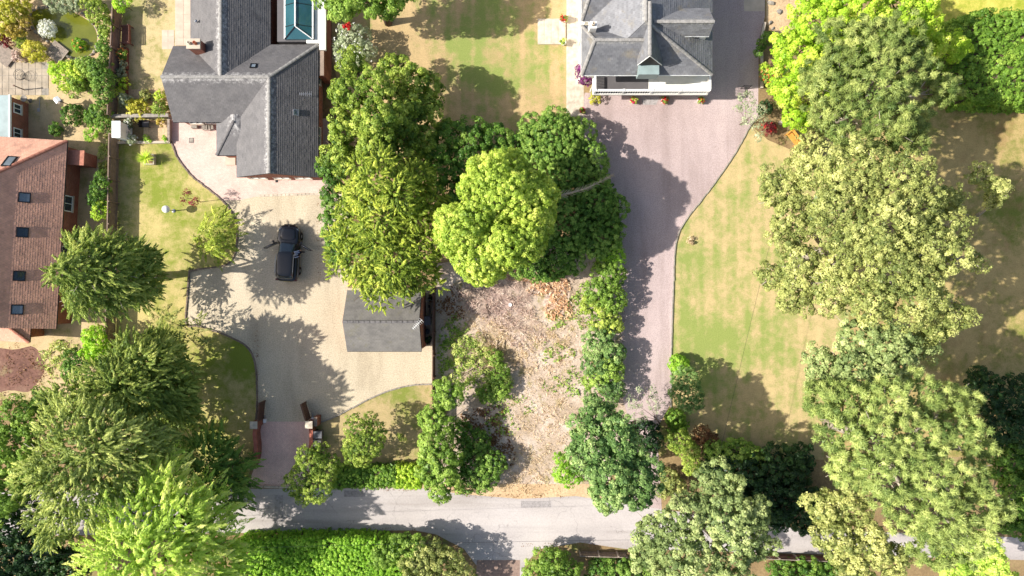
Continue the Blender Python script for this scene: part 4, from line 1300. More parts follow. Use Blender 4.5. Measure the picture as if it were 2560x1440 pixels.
shrub('yellow_privet', 'small bright privet at the end of the rhododendron bank', 'shrub', [(1530, 635, 30, 2.6), (1512, 660, 22, 2.0)], 'hedge_lime', 'small')
tree('lawn_edge_tree', 'dense green tree casting shade over the top of the striped lawn', 'tree',
     [(850, 0, 55, 7.0), (930, -20, 66, 8.0), (970, 10, 42, 6.5), (900, -70, 70, 9), (990, -60, 66, 9.0)], 'bright', 'oak', 0.3, sub=True)
shrub('blossom_shrub', 'pale flowering shrub under the dense tree by the bungalow', 'shrub', [(880, 105, 46, 3.0), (905, 125, 32, 2.6), (865, 140, 28, 2.2)], 'grey', 'small', flower='white', fdens=0.25)
shrub('red_tip_shrub', 'little shrub with red young leaves by the bungalow corner', 'shrub', [(868, 67, 9, 3.4)], 'red', 'small')

# right-hand garden
tree('maple_tree', 'lime-green broadleaf tree beside the villa flower bed', 'tree',
     [(1995, 130, 72, 8.5), (2060, 60, 84, 9.5), (2160, 20, 90, 10), (2260, 30, 76, 9.0), (1975, 220, 50, 7.0), (2090, 170, 90, 9.5), (2310, 60, 34, 7.4), (1990, 290, 40, 5.6), (2330, 110, 40, 6.0), (2390, 120, 34, 5.0)], 'acid', 'oak', 0.35, sub=True)
tree('scots_pine', 'big grey-green pine with tufted twigs above the lime maple', 'tree',
     [(2130, 130, 80, 12.2), (2220, 120, 84, 12.6), (2100, 220, 92, 12.6), (2200, 220, 90, 13.4), (2280, 170, 64, 11.8), (2120, 310, 74, 11.8), (2215, 310, 80, 12.2), (2060, 290, 48, 10.5), (2350, 225, 44, 10.1), (2290, 290, 42, 10.5), (2260, 350, 46, 10.5), (2385, 215, 22, 9.2), (2040, 190, 40, 10.1)], 'pine', 'pine', 0.4, flat=0.55, barkm=bark_pale, sub=True)
tree('grey_willow', 'huge pale grey-green tree spreading over the right-hand lawn', 'tree',
     [(2240, 450, 86, 15.5), (2140, 430, 80, 14.5), (2060, 440, 60, 12.5), (1955, 470, 60, 10.5), (1985, 560, 66, 12.0), (2100, 530, 84, 15.0), (2210, 560, 84, 16.5), (2300, 530, 70, 15.5), (2370, 500, 44, 13.0), (2330, 620, 80, 16.0), (2250, 680, 76, 16.0), (2000, 660, 66, 12.0), (1930, 690, 40, 9.5), (1990, 740, 50, 10.5), (2090, 720, 66, 13.0), (2190, 750, 70, 14.5), (2300, 740, 72, 15.0), (2390, 790, 44, 12.5), (2340, 820, 48, 12), (2440, 650, 26, 11.5), (2130, 615, 64, 13.5)],
     'willow', 'loose', 0.5, flat=0.75, barkm=bark_pale, sub=True)
tree('grey_willow', 'pale outlying bough of a grey tree over the shaded grass', 'tree', [(2452, 440, 28, 8.0), (2490, 470, 34, 8.4), (2480, 505, 20, 7.6)], 'willow', 'loose', 0.14, barkm=bark_pale, flat=0.7, base=(2440, 540), sub=True)
tree('ash_tree', 'green ash filling the gap between the grey tree and the lower pine', 'tree',
     [(2150, 850, 66, 12.0), (2230, 860, 62, 12.5), (2070, 930, 60, 11.0), (2150, 930, 66, 12.5), (2230, 930, 60, 12.0), (2310, 860, 44, 10.5)], 'birch', 'oak', 0.3, barkm=bark_pale, flat=0.65, base=(2170, 925), sub=True)
tree('scots_pine', 'largest pine with pale tufted foliage overhanging the lane', 'tree',
     [(2060, 1000, 58, 12.5), (2130, 1010, 66, 14.5), (2220, 1010, 70, 15.5), (2310, 990, 58, 14.5), (2390, 1000, 44, 13.5), (2110, 1090, 70, 15.0), (2200, 1100, 76, 16.5), (2300, 1090, 70, 16.0), (2400, 1080, 60, 15.0), (2460, 1120, 36, 13.5), (2120, 1170, 60, 14.5), (2220, 1190, 76, 16.5), (2330, 1190, 76, 16.5), (2430, 1190, 52, 14.5), (2260, 1270, 60, 15.0), (2350, 1290, 70, 15.5), (2440, 1270, 60, 14.0), (2500, 1270, 34, 12.5), (2330, 1370, 60, 13.5), (2420, 1360, 56, 13.5)],
     'pine_pale', 'pine', 0.45, flat=0.55, barkm=bark_pale, sub=True)
tree('field_maple', 'pale yellow-green tree leaning over the road by the slatted fence', 'tree',
     [(2060, 1270, 52, 9.0), (2130, 1260, 54, 9.5), (2090, 1340, 56, 9.0), (2170, 1350, 56, 9.0), (2130, 1410, 52, 8.5), (2230, 1400, 50, 8.0)], 'willow', 'oak', 0.25, light=0.12, sub=True)
tree('field_maple', 'yellow-green maple under the largest pine at the lane end', 'tree',
     [(2460, 1380, 52, 9.0), (2390, 1420, 52, 8.5), (2480, 1440, 52, 8)], 'cedar', 'oak', 0.22, sub=True)
tree('birch_tree', 'silvery grey-green birch hanging over the road', 'tree',
     [(1790, 1230, 66, 9.5), (1720, 1290, 66, 10.0), (1820, 1300, 72, 10.5), (1890, 1290, 50, 9.5), (1640, 1330, 56, 9.0), (1720, 1380, 72, 10.0), (1830, 1390, 66, 9.5), (1620, 1390, 44, 8.0), (1910, 1370, 34, 8.5), (1700, 1440, 60, 9.0)], 'birch', 'oak', 0.28, barkm=bark_pale, flat=0.65, sub=True)
tree('robinia_tree', 'blue-green round tree between the cleared plot and the pink drive', 'tree',
     [(1500, 1050, 52, 11.0), (1480, 1110, 64, 12.0), (1550, 1100, 56, 12.0), (1530, 1180, 72, 12.6), (1590, 1180, 54, 12.0), (1520, 1240, 46, 11.4), (1600, 1230, 48, 11.0)], 'blue', 'oak', 0.34, flat=0.8, dens=1.25, base=(1592, 1062), sub=True)
shrub('elder_bush', 'yellow-green bush at the foot of the blue-green tree', 'shrub', [(1408, 1180, 26, 2.4), (1430, 1195, 24, 2.2), (1400, 1150, 18, 2.0)], 'hedge_lime', 'small')
tree('garden_pine_sapling', 'thin pale sapling leaning over the end of the pink drive', 'tree', [(1612, 985, 26, 4.5), (1640, 1010, 20, 4.0), (1585, 1005, 16, 3.6), (1600, 1035, 20, 3.6)], 'grey', 'airy', 0.06, base=(1650, 1060), dens=0.7)
shrub('dark_laurel', 'dark laurel bush under the blue-green tree beside the drive', 'shrub', [(1618, 1090, 34, 3.0), (1610, 1130, 30, 2.6)], 'dark', 'fine')
shrub('topiary', 'clipped bright green topiary ball on the lawn corner', 'shrub', [(1698, 912, 23, 1.7, 1.0, 1.4)], 'hedge_lime', 'hedge')
tree('garden_tree', 'small blue-green garden tree beside the clipped topiary ball', 'tree', [(1714, 955, 34, 3.6), (1722, 990, 34, 3.8), (1700, 975, 26, 3.4), (1735, 1010, 22, 3.4)], 'blue', 'small', 0.08)
shrub('topiary', 'dark clipped box bush in tree shade by the drive end', 'shrub', [(1688, 1046, 22, 1.6, 1.0, 1.3)], 'hedge', 'hedge')
hedge_row('box_hedge', 'short flat-topped box hedge beside the dark clipped bush', 'hedge', [(1672, 1058), (1712, 1056), (1712, 1074), (1674, 1078)], 0.9, 'hedge')
shrub('berberis', 'maroon-leaved bush at the end of the right-hand lawn', 'shrub', [(1755, 1085, 22, 1.8), (1780, 1100, 18, 1.6), (1740, 1110, 18, 1.6)], 'copper', 'small')
shrub('variegated_shrub', 'mottled yellow-green shrub beside the maroon bush', 'shrub', [(1700, 1105, 32, 2.4), (1725, 1130, 28, 2.2), (1730, 1165, 24, 2.2)], 'oak', 'small', light=0.15)
shrub('spiraea', 'straw-tinted shrub on the sandy ground beside the mottled bush', 'shrub', [(1668, 1195, 26, 1.4), (1690, 1215, 24, 1.5), (1660, 1225, 20, 1.2)], 'willow', 'small')
shrub('dogwood', 'light-leaved shrub row along the bottom of the right-hand lawn', 'shrub', [(1790, 1130, 30, 2.2), (1840, 1125, 32, 2.4), (1880, 1140, 28, 2.0)], 'bright', 'fine', light=0.1)
shrub('dark_shrubbery', 'deep green shrubbery in shade behind the lawn', 'shrub', [(1800, 1180, 50, 2.6), (1870, 1190, 56, 3.0), (1950, 1180, 60, 3.4), (1920, 1240, 60, 3.0), (1990, 1240, 50, 3.0), (1850, 1240, 46, 2.8), (1995, 1150, 40, 3), (1940, 1290, 40, 2.6), (2010, 1295, 40, 2.6), (1880, 1275, 36, 2.4)], 'dark', 'oak')
hedge_row('tall_hedge', 'tall wide hedge bounding the far lawn beside the pine', 'hedge', [(2370, 60), (2450, 34), (2700, 50), (2700, 262), (2420, 256), (2370, 200)], 3.2, 'hedge', 'fine')
shrub('dark_conifer_hedge', 'blue-black conifer hedge closing the shaded lawn', 'hedge', [(2470, 985, 50, 4.5), (2540, 1000, 60, 5.0), (2500, 1060, 56, 5.0), (2570, 1080, 60, 5.0), (2450, 950, 30, 3.0)], 'dark', 'fine')
shrub('dark_thicket', 'dark thicket under the largest pine at the lane', 'shrub', [(2530, 1150, 56, 4.5), (2550, 1230, 56, 4.5), (2520, 1290, 40, 3.5), (2580, 1310, 40, 3.5)], 'broad', 'oak')
tree('pittosporum', 'airy grey-leaved sapling at the corner of the pink drive', 'tree', [(1862, 250, 20, 3.4), (1880, 285, 26, 3.6), (1900, 305, 20, 3.2), (1850, 275, 12, 3.0), (1895, 340, 12, 2.6)], 'grey', 'airy', 0.05, dens=1.2)
shrub('holly_bush', 'small dark bush under the airy grey sapling', 'shrub', [(1912, 268, 18, 1.8)], 'dark', 'small')
shrub('dahlia_bush', 'dark red flowering bush near the orange bench', 'shrub', [(1924, 318, 16, 1.2)], 'maroon', 'small', flower='red', fdens=0.3)
shrub('escallonia', 'dark narrow shrub on the low bed wall by the drive', 'shrub', [(1902, 110, 12, 1.6), (1897, 128, 11, 1.5), (1918, 95, 14, 1.8)], 'rhodo', 'small')
shrub('azalea', 'orange flowering bush on the bed edge', 'shrub', [(1916, 188, 14, 1.0), (1928, 200, 10, 0.9)], 'bright', 'small', flower='orange', fdens=0.9)
shrub('euphorbia', 'yellow-green low plant beside the orange flowers', 'shrub', [(1940, 215, 22, 1.2), (1910, 170, 12, 0.9)], 'acid', 'small')
shrub('grey_shrub', 'silvery shrub behind the orange bench', 'shrub', [(2030, 340, 34, 2.2), (1970, 250, 30, 1.6), (2010, 390, 34, 2.4)], 'willow', 'small')
shrub('dry_shrub', 'bleached round shrub at the edge of the right lawn', 'shrub', [(1727, 603, 8, 0.4)], 'straw', 'small')

# bottom left
tree('norway_spruce', 'olive spruce with pale branches standing by the red-roofed house', 'tree',
     [(148, 680, 28, 13.4, 1, 1.4), (190, 680, 54, 13.0, 1, 1.0), (225, 640, 60, 11.6), (225, 720, 60, 11.6), (270, 680, 78, 11.6), (285, 625, 52, 10.0), (285, 738, 54, 10.0), (335, 660, 54, 8.8), (335, 710, 52, 8.6), (375, 650, 34, 7.2), (370, 720, 36, 7.2), (200, 610, 40, 10.0), (190, 748, 40, 10.0), (368, 690, 44, 4.2), (345, 640, 44, 4.8), (345, 735, 40, 4.8)], 'spruce', 'cedar', 0.3, axis_px=(150, 680, 12), base=(398, 690), flat=1.0, sub=True, barkm=bark_pale)
shrub('lime_climber', 'vivid lime leafy bush climbing the fence below the spruce', 'shrub', [(238, 850, 30, 3.0), (248, 885, 26, 3.0), (225, 880, 22, 2.6)], 'neon', 'fine')
shrub('privet', 'round dark green privet beside the vivid lime bush', 'shrub', [(190, 905, 30, 2.6), (178, 930, 24, 2.2)], 'rhodo', 'fine')
tree('dark_cedar', 'dark green feathery cedar on the shaded front lawn', 'tree',
     [(300, 930, 80, 9.4), (370, 900, 76, 8.8), (420, 950, 68, 7.8), (350, 985, 80, 9.0), (440, 1010, 54, 6.6), (260, 980, 60, 9.6), (400, 860, 48, 6.4), (440, 930, 40, 5.0), (450, 975, 42, 4.6), (462, 1040, 40, 4.2), (420, 900, 58, 5.0), (400, 970, 66, 5.4), (430, 1025, 50, 4.6)], 'spruce', 'cedar', 0.32, axis_px=(330, 950, 7), flat=1.3, sub=True)
tree('olive_cedar', 'tall olive-grey cedar with bare pale branch ends', 'tree',
     [(190, 1090, 90, 12.4), (130, 1180, 80, 12.0), (250, 1080, 80, 11.6), (320, 1100, 74, 10.1), (200, 1240, 84, 11.2), (130, 1310, 70, 10.4), (390, 1110, 60, 8.4), (280, 1190, 70, 10.4), (170, 1000, 60, 9.6)], 'olive', 'cedar', 0.45, axis_px=(215, 1140, 12), flat=0.7, sub=True, barkm=bark_pale)
tree('sweet_chestnut', 'leafy green tree in the corner beyond the olive cedar', 'tree',
     [(70, 1050, 60, 8.0), (30, 1110, 66, 8.5), (60, 1180, 60, 8.0), (10, 1230, 66, 8.5), (110, 1010, 40, 6.5)], 'bright', 'oak', 0.3, sub=True)
tree('copper_beech', 'dark shaded tree below the leafy corner tree', 'tree', [(30, 1310, 66, 7.0), (90, 1380, 66, 6.0), (10, 1400, 70, 6.5), (170, 1420, 60, 5.0), (60, 1450, 60, 6)], 'dark', 'oak', 0.28, sub=True)
tree('golden_cedar', 'bright lime feathery cedar at the road corner with pointed branch tips', 'tree',
     [(400, 1200, 70, 8.7), (330, 1300, 86, 10.5), (440, 1290, 86, 9.8), (300, 1390, 90, 10.5), (400, 1400, 90, 10.5), (510, 1350, 70, 8.0), (500, 1420, 76, 8.4), (410, 1135, 34, 6.7), (570, 1400, 50, 6.6), (520, 1260, 56, 6.6), (360, 1230, 60, 9.1)], 'cedar', 'plume', 0.45, axis_px=(370, 1390, 8), flat=0.75)
tree('green_cedar', 'mid-green feathery cedar beside the curved gate wall', 'tree',
     [(510, 1150, 70, 4.2), (570, 1170, 54, 3.6), (480, 1220, 70, 4.5), (560, 1240, 60, 3.9), (540, 1110, 40, 3.2), (600, 1210, 32, 3.0)], 'cedar_green', 'plume', 0.25, axis_px=(490, 1200, 6), flat=0.7)
tree('tamarisk', 'thin bright feathery shrub tree on the front lawn by the drive', 'tree', [(545, 572, 40, 1.9), (528, 606, 40, 1.7), (560, 600, 32, 1.9)], 'yew', 'open', 0.06, axis_px=(490, 600, 0.5), flat=0.6, dens=2.2)
tree('larch_sapling', 'sparse pale feathery sapling at the front lawn corner', 'tree', [(420, 810, 40, 3.2), (470, 825, 36, 2.6), (500, 840, 22, 2.0), (390, 790, 26, 3.0)], 'willow', 'open', 0.06, axis_px=(400, 850, 1), flat=0.6, dens=0.7)
tree('cherry_sapling', 'small dark red-leaved sapling on the lawn by the lamp', 'tree', [(468, 494, 14, 2.6), (484, 502, 9, 2.3), (474, 482, 7, 2.4)], 'maroon', 'airy', 0.03, base=(503, 505), dens=0.5)
tree('crab_apple', 'airy green young tree on the small lawn beside the gate', 'tree', [(895, 1075, 36, 4.0), (920, 1110, 40, 4.2), (890, 1125, 36, 3.8), (940, 1080, 26, 3.6), (905, 1150, 20, 2.8), (925, 1050, 18, 3.4)], 'oak', 'small', 0.08, dens=0.8)
tree('whitebeam_sapling', 'tiny pale sapling on the small lawn', 'tree', [(1003, 1092, 9, 1.2)], 'oak', 'small', 0.03, light=0.2)
tree('holly_tree', 'round holly tree overhanging the gate paving at the road', 'tree', [(780, 1160, 44, 4.2), (815, 1170, 34, 3.8), (750, 1200, 38, 4.0), (790, 1215, 42, 4.2), (760, 1235, 26, 3.4), (800, 1130, 24, 3.4)], 'oak', 'small', 0.12)
hedge_row('road_hedge', 'clipped bright green hedge between the small lawn and the road', 'hedge', [(838, 1172), (990, 1166), (992, 1215), (836, 1217)], 1.3, 'hedge')
hedge_row('privet_hedge', 'golden end section of the clipped road hedge', 'hedge', [(994, 1166), (1048, 1166), (1048, 1216), (996, 1216)], 1.35, 'acid')
shrub('laurel_bank', 'tall mixed laurel bushes at the corner of the cleared plot', 'shrub',
      [(1118, 985, 36, 4.0), (1090, 1050, 38, 4.2), (1085, 1105, 42, 4.4), (1110, 1150, 40, 4.4), (1080, 1170, 36, 4.2), (1105, 1210, 40, 3.8)], 'bright', 'oak', light=0.05)
shrub('bramble_bush', 'dark bramble mound beside the tall laurel bushes', 'shrub', [(1180, 1160, 42, 2.6), (1225, 1160, 36, 2.4), (1210, 1195, 32, 2.2), (1165, 1200, 30, 2.2), (1190, 1110, 34, 2.0), (1150, 1130, 34, 2.4), (1150, 1080, 30, 1.8), (1145, 1180, 30, 2.4)], 'rhodo', 'fine')
shrub('scrub_bush', 'loose scrub of olive and green in the cleared plot', 'shrub', [(1175, 880, 42, 1.2), (1210, 910, 40, 1.3), (1165, 930, 36, 1.1), (1240, 950, 34, 1.2)], 'olive', 'airy', light=0.1)
shrub('elder_sapling', 'low bright green regrowth beside the olive scrub', 'shrub', [(1245, 935, 28, 1.5), (1255, 970, 26, 1.4), (1215, 985, 24, 1.2), (1240, 895, 20, 1.2)], 'bright', 'small')
shrub('hedgerow_bush', 'bright green hedgerow bush next to the rhododendron bank', 'shrub', [(1520, 690, 40, 2.8), (1500, 730, 36, 2.6), (1530, 750, 32, 2.6)], 'bright', 'fine')
shrub('hedgerow_bush', 'olive yellow hedgerow bush in the middle of the drive hedge', 'shrub', [(1502, 790, 34, 2.2), (1480, 760, 26, 2.0), (1525, 810, 28, 2.2)], 'oak', 'fine', light=0.15)
shrub('hedgerow_bush', 'grey-green hedgerow bush above the blue-green tree', 'shrub', [(1500, 860, 40, 2.6), (1530, 880, 32, 2.6), (1490, 910, 34, 2.6)], 'blue', 'fine')
shrub('hedgerow_bush', 'lime hedgerow bush near the end of the drive hedge', 'shrub', [(1525, 925, 32, 2.6), (1495, 950, 32, 2.4)], 'bright', 'fine', light=0.1)
shrub('hedgerow_bush', 'dark small-leaved bush closing the drive hedge', 'shrub', [(1510, 985, 36, 2.8), (1540, 975, 22, 2.4), (1480, 1000, 24, 2.4)], 'blue', 'small')
hedge_row('garden_hedge', 'broad bright lime hedge top south of the road', 'hedge', [(600, 1350), (760, 1346), (900, 1344), (960, 1352), (1010, 1370), (1020, 1600), (560, 1600)], 2.4, 'hedge_lime', 'hedge')
shrub('hazel_bush', 'taller green bush at the end of the lime hedge', 'shrub', [(985, 1370, 34, 3.4), (1030, 1365, 32, 3.2), (955, 1390, 30, 3.2), (1000, 1350, 18, 2.8)], 'bright', 'fine')
shrub('whitebeam_bush', 'grey-green rounded bush beside the side lane', 'shrub', [(1050, 1410, 50, 3.8), (1110, 1420, 48, 3.8), (1140, 1450, 44, 3.4), (1080, 1380, 34, 3.2)], 'willow', 'fine')
shrub('lane_bush', 'green bush across the side lane by the slatted fence', 'shrub', [(1375, 1410, 44, 3.0), (1420, 1420, 32, 2.6), (1340, 1430, 36, 2.6), (1380, 1450, 50, 3)], 'bright', 'fine')
shrub('lane_bush', 'dark bush behind the slatted fence with yellow shoots', 'shrub', [(1500, 1430, 34, 1.8), (1545, 1425, 32, 1.9), (1590, 1440, 36, 2.0)], 'rhodo', 'fine')
shrub('lane_bush', 'low dark bush behind the brown slatted fence', 'shrub', [(1960, 1432, 36, 1.6), (2020, 1430, 34, 1.8), (2090, 1440, 36, 1.8)], 'broad', 'fine')

# neighbour's pond garden (top left)
G = 'shrubs around the neighbouring pond'
for spec, key, st, lab in (
    ([(20, 25, 34, 2.4), (0, 60, 30, 2.2), (50, 8, 28, 2.0)], 'yellow', 'fine', 'golden yellow bush in the corner above the pond'),
    ([(40, 70, 22, 1.8), (62, 55, 18, 1.6)], 'gold', 'small', 'orange-tinted bush on the pond bank'),
    ([(135, 4, 24, 1.8), (162, 16, 18, 1.6), (186, 2, 20, 1.8)], 'grey', 'small', 'grey-green feathery shrub leaning over the pond'),
    ([(240, 26, 28, 2.0), (262, 60, 20, 1.9), (222, 6, 22, 1.8)], 'oak', 'small', 'olive shrub on the pond bank by the fence'),
    ([(86, 128, 26, 1.4)], 'yellow', 'small', 'round yellow shrub beside the wooden jetty'),
    ([(50, 92, 16, 1.0), (48, 108, 12, .9)], 'oak', 'small', 'olive tuft between the yellow bush and the deck'),
    ([(160, 185, 30, 1.6), (190, 180, 26, 1.6), (140, 175, 18, 1.2)], 'acid', 'small', 'lime-yellow low shrub below the jetty'),
    ([(215, 165, 24, 1.8), (232, 190, 22, 2.0), (190, 205, 20, 1.4)], 'bright', 'small', 'bright green shrub between patio and fence'),
    ([(258, 195, 26, 2.4), (260, 235, 24, 2.4), (240, 170, 20, 2.2)], 'rhodo', 'small', 'dark green upright shrub against the fence'),
    ([(258, 120, 18, 1.8), (262, 150, 16, 1.8)], 'broad', 'small', 'narrow dark bush along the pond side of the fence'),
    ([(180, 285, 26, 1.2)], 'rhodo', 'small', 'dark green clump on the dry neighbour grass'),
    ([(250, 280, 28, 1.6), (230, 295, 20, 1.4), (262, 310, 20, 1.5)], 'broad', 'small', 'spiky green shrub by the white gate box'),
    ([(138, 325, 16, 0.9)], 'broad', 'small', 'small fern clump beside the extension'),
    ([(225, 340, 14, 1.0), (240, 325, 12, 1)], 'hedge_lime', 'small', 'little bright shrub north of the red-roofed house'),
    ([(250, 470, 24, 2.0), (240, 500, 22, 1.8), (255, 445, 18, 1.8)], 'broad', 'small', 'green shrub between fence and red-roofed house'),
    ([(248, 530, 20, 1.8), (255, 512, 12, 1.6)], 'acid', 'small', 'yellow shrub between fence and red-roofed house'),
    ([(12, 100, 14, 1.0)], 'maroon', 'small', 'dark maroon tuft at the end of the deck'),
    ([(48, 140, 16, 0.9)], 'twig', 'small', 'dry brown clump beside the deck'),
):
    shrub('garden_shrub', lab, 'shrub', spec, key, st, G)
shrub('hydrangea', 'white flowering hydrangea growing over the pond edge', 'shrub', [(118, 72, 19, 1.1)], 'white', 'small', None, flower='white', fdens=1.4)
shrub('water_iris', 'leafy green iris clump with pale flowers in the pond', 'plant', [(196, 112, 15, 0.6)], 'hedge_lime', 'small', flower='orange', fdens=0.05)
shrub('box_ball', 'round lime bush on top of the fence corner by the side lawn', 'shrub', [(303, 6, 22, 2.2)], 'neon', 'small')
G2 = 'shrubs in the fence-side beds of the side lawn'
for spec, key, lab, fl in (
    ([(305, 135, 11, 0.9)], 'bright', 'orange-flowered plant in the raised trough by the bench', 'orange'),
    ([(306, 165, 10, 0.8), (304, 185, 10, 0.8)], 'grey', 'grey trailing plant in the raised trough', None),
    ([(308, 208, 12, 0.9), (300, 230, 12, 0.8)], 'acid', 'lime plant at the end of the raised trough', None),
    ([(312, 250, 16, 0.9)], 'grey', 'round silver-leaved bush near the boundary fence', None),
    ([(345, 272, 26, 1.0), (330, 262, 14, 0.8)], 'yellow', 'brilliant yellow bush in the walled bed', None),
    ([(362, 240, 14, 0.7), (375, 246, 10, .6)], 'willow', 'pale cream bush in the walled bed', None),
    ([(398, 238, 11, 0.7)], 'acid', 'small yellow-green ball in the walled bed', None),
    ([(400, 272, 22, 1.1)], 'oak', 'olive green bush against the bungalow gable', None),
    ([(312, 320, 14, 0.9)], 'dark', 'dark bush below the low garden wall', None),
    ([(328, 348, 11, 0.8)], 'grey', 'white rose bush by the gravel bed', 'white'),
    ([(324, 305, 10, 0.8)], 'grey', 'little white-flowered bush under the garden wall', 'white'),
    ([(370, 347, 8, 0.5)], 'hedge_lime', 'tiny green cushion in the gravel bed by the kerb wall', None),
    ([(415, 346, 7, 0.5)], 'hedge_lime', 'tiny green cushion at the corner of the gravel bed', None),
    ([(402, 306, 9, 0.6)], 'gold', 'small golden plant beside the bungalow corner', None),
):
    shrub('bed_shrub', lab, 'shrub', spec, key, 'small', G2, flower=fl, fdens=0.8)
# ------------------------------------------------------------------ fences, walls, gates
def board_fence(name, label, pxa, pxb, h, mat, pitch=0.125, step=1.83, cat='fence', group=None, bw=0.118, th=0.022, side=1):
    a, b = P(*pxa), P(*pxb)
    d = (b - a); ln = d.length; u = d.normalized(); an = math.atan2(u.y, u.x); nv = Vector((-u.y, u.x, 0)) * side
    root = thing(name, (a + b) / 2, label, cat, group)
    o = root.location.copy()
    bme = box_mesh('board', (bw, th, h - .06)); bme.materials.append(mat)
    pme = box_mesh('post', (0.1, 0.1, h + .06)); pme.materials.append(mat)
    n = int(ln / pitch)
    for i in range(n + 1):
        p = a + u * (i * pitch) - o
        link('board', bme, None, root, (p.x + random.uniform(-.004, .004), p.y, h / 2 + random.uniform(-.012, .012)), (0, 0, an + random.uniform(-.02, .02)))
    for i in range(int(ln / step) + 1):
        p = a + u * (i * step) - o + nv * 0.08
        link('post', pme, None, root, (p.x, p.y, h / 2), (0, 0, an))
    for z in (0.3, h - .25):
        mb = MB(); mb.box((a + b) / 2 + nv * 0.034 + Vector((0, 0, z)), (ln, 0.045, 0.08), an); mb.build('rail', mat, root)
    mb = MB(); mb.box((a + b) / 2 + Vector((0, 0, h + .0)), (ln + .1, 0.075, 0.035), an); mb.build('cap_rail', mat, root)
    return root
board_fence('boundary_fence', 'tall timber board fence between the pond garden and the side lawn', (306, 22), (293, 296), 1.5, wood_fence)
board_fence('boundary_fence', 'long timber board fence along the front lawn by the red-roofed house', (298, 344), (288, 925), 1.55, wood_fence)
board_fence('plot_fence', 'thin dark board fence between the garage and the cleared plot', (1088, 720), (1086, 1060), 1.6, wood_brown)
def slat_fence(name, label, pxa, pxb, h, mat):
    a, b = P(*pxa), P(*pxb)
    d = (b - a); ln = d.length; u = d.normalized(); an = math.atan2(u.y, u.x)
    root = thing(name, (a + b) / 2, label, 'fence', 'fences south of the road')
    o = root.location.copy()
    sme = box_mesh('slat', (0.095, 0.02, h - .05)); sme.materials.append(mat)
    pme = box_mesh('post', (0.12, 0.12, h + .1)); pme.materials.append(wood_grey)
    for i in range(int(ln / 0.135) + 1):
        p = a + u * (i * 0.135) - o
        link('slat', sme, None, root, (p.x, p.y, h / 2), (0, 0, an))
    for i in range(int(ln / 1.55) + 1):
        p = a + u * (i * 1.55) - o; link('post', pme, None, root, (p.x, p.y + .06, h / 2), (0, 0, an))
    for z in (0.25, h - .2):
        mb = MB(); mb.box((a + b) / 2 + Vector((0, 0.035, z)), (ln, 0.04, 0.09), an); mb.build('rail', mat, root)
    mb = MB(); mb.box((a + b) / 2 + Vector((0, 0, h)), (ln, 0.06, 0.03), an); mb.build('cap_rail', wood_grey, root)
slat_fence('slatted_fence', 'grey-brown slatted fence between the side lane bush and the birch', (1448, 1378), (1565, 1381), 1.15, wood_fence)
slat_fence('slatted_fence', 'reddish slatted fence under the birch and pale maple', (1890, 1384), (2090, 1392), 1.15, wood_red)

# gate: piers, curved brick walls, two leaves
def pier(c, label):
    root = thing('gate_pier', (c.x, c.y, 0), label, 'gate pier', 'brick piers at the gateway')
    mb = MB(); mb.box((c.x, c.y, .78), (0.46, 0.46, 1.56)); mb.build('shaft', brick_red, root)
    mb = MB(); mb.box((c.x, c.y, 1.6), (0.6, 0.6, 0.09)); 
    mb.v += [(c.x - .29, c.y - .29, 1.646), (c.x + .29, c.y - .29, 1.646), (c.x + .29, c.y + .29, 1.646), (c.x - .29, c.y + .29, 1.646), (c.x, c.y, 1.71)]
    k = len(mb.v) - 5; mb.f += [(k, k + 1, k + 4), (k + 1, k + 2, k + 4), (k + 2, k + 3, k + 4), (k + 3, k, k + 4)]
    mb.build('cap', stone, root)
p1 = P(634, 1063, 1.6); p2 = P(772, 1062, 1.6)
pier(p1, 'stone-capped brick gate pier beside the front lawn'); pier(p2, 'stone-capped brick gate pier beside the small lawn')
def curved_wall(pts, h, label, top=brick_gate):
    w = catmull([Vector((*q, 0)) for q in pts], 6)
    c = sum(w, Vector()) / len(w)
    root = thing('gate_wall', (c.x, c.y, 0), label, 'wall', 'curved gateway walls')
    mb = MB(); cp = MB()
    for B, th, z0, z1 in ((mb, 0.24, 0, h), (cp, 0.30, h, h + .07)):
        n0 = 0; k = len(w)
        for i, p in enumerate(w):
            d = (w[min(i + 1, k - 1)] - w[max(0, i - 1)]).normalized(); e = Vector((-d.y, d.x, 0)) * th / 2
            for q in (p - e, p + e):
                B.v.append((q.x, q.y, z0)); B.v.append((q.x, q.y, z1))
        for i in range(k - 1):
            a = 4 * i; b = a + 4
            B.f += [(a, a + 1, b + 1, b), (a + 3, a + 2, b + 2, b + 3), (a + 1, a + 3, b + 3, b + 1), (a, b, b + 2, a + 2)]
        B.f += [(0, 2, 3, 1), (4 * k - 4, 4 * k - 3, 4 * k - 1, 4 * k - 2)]
    mb.build('brickwork', brick_red, root); cp.build('coping', brick_gate, root)
G3 = lambda x, y, z=1.1: tuple(P(x, y, z).xy)
curved_wall([(p1.x + .02, p1.y - .2), G3(636, 1085), G3(639, 1115), G3(638, 1145), G3(629, 1172)], 1.05, 'curved low brick wall from the gate pier to the green cedar')
curved_wall([(p2.x - .02, p2.y - .2), G3(778, 1090), G3(776, 1125), G3(768, 1160)], 1.05, 'low brick wall from the gate pier to the holly tree')
mb = MB(); mb.box((p2.x + .42, p2.y + .18, .6), (0.3, 0.75, 1.2)); mb.solo('meter_pillar', brick_red, 'short brick block behind the gate pier by the small lawn', 'wall')
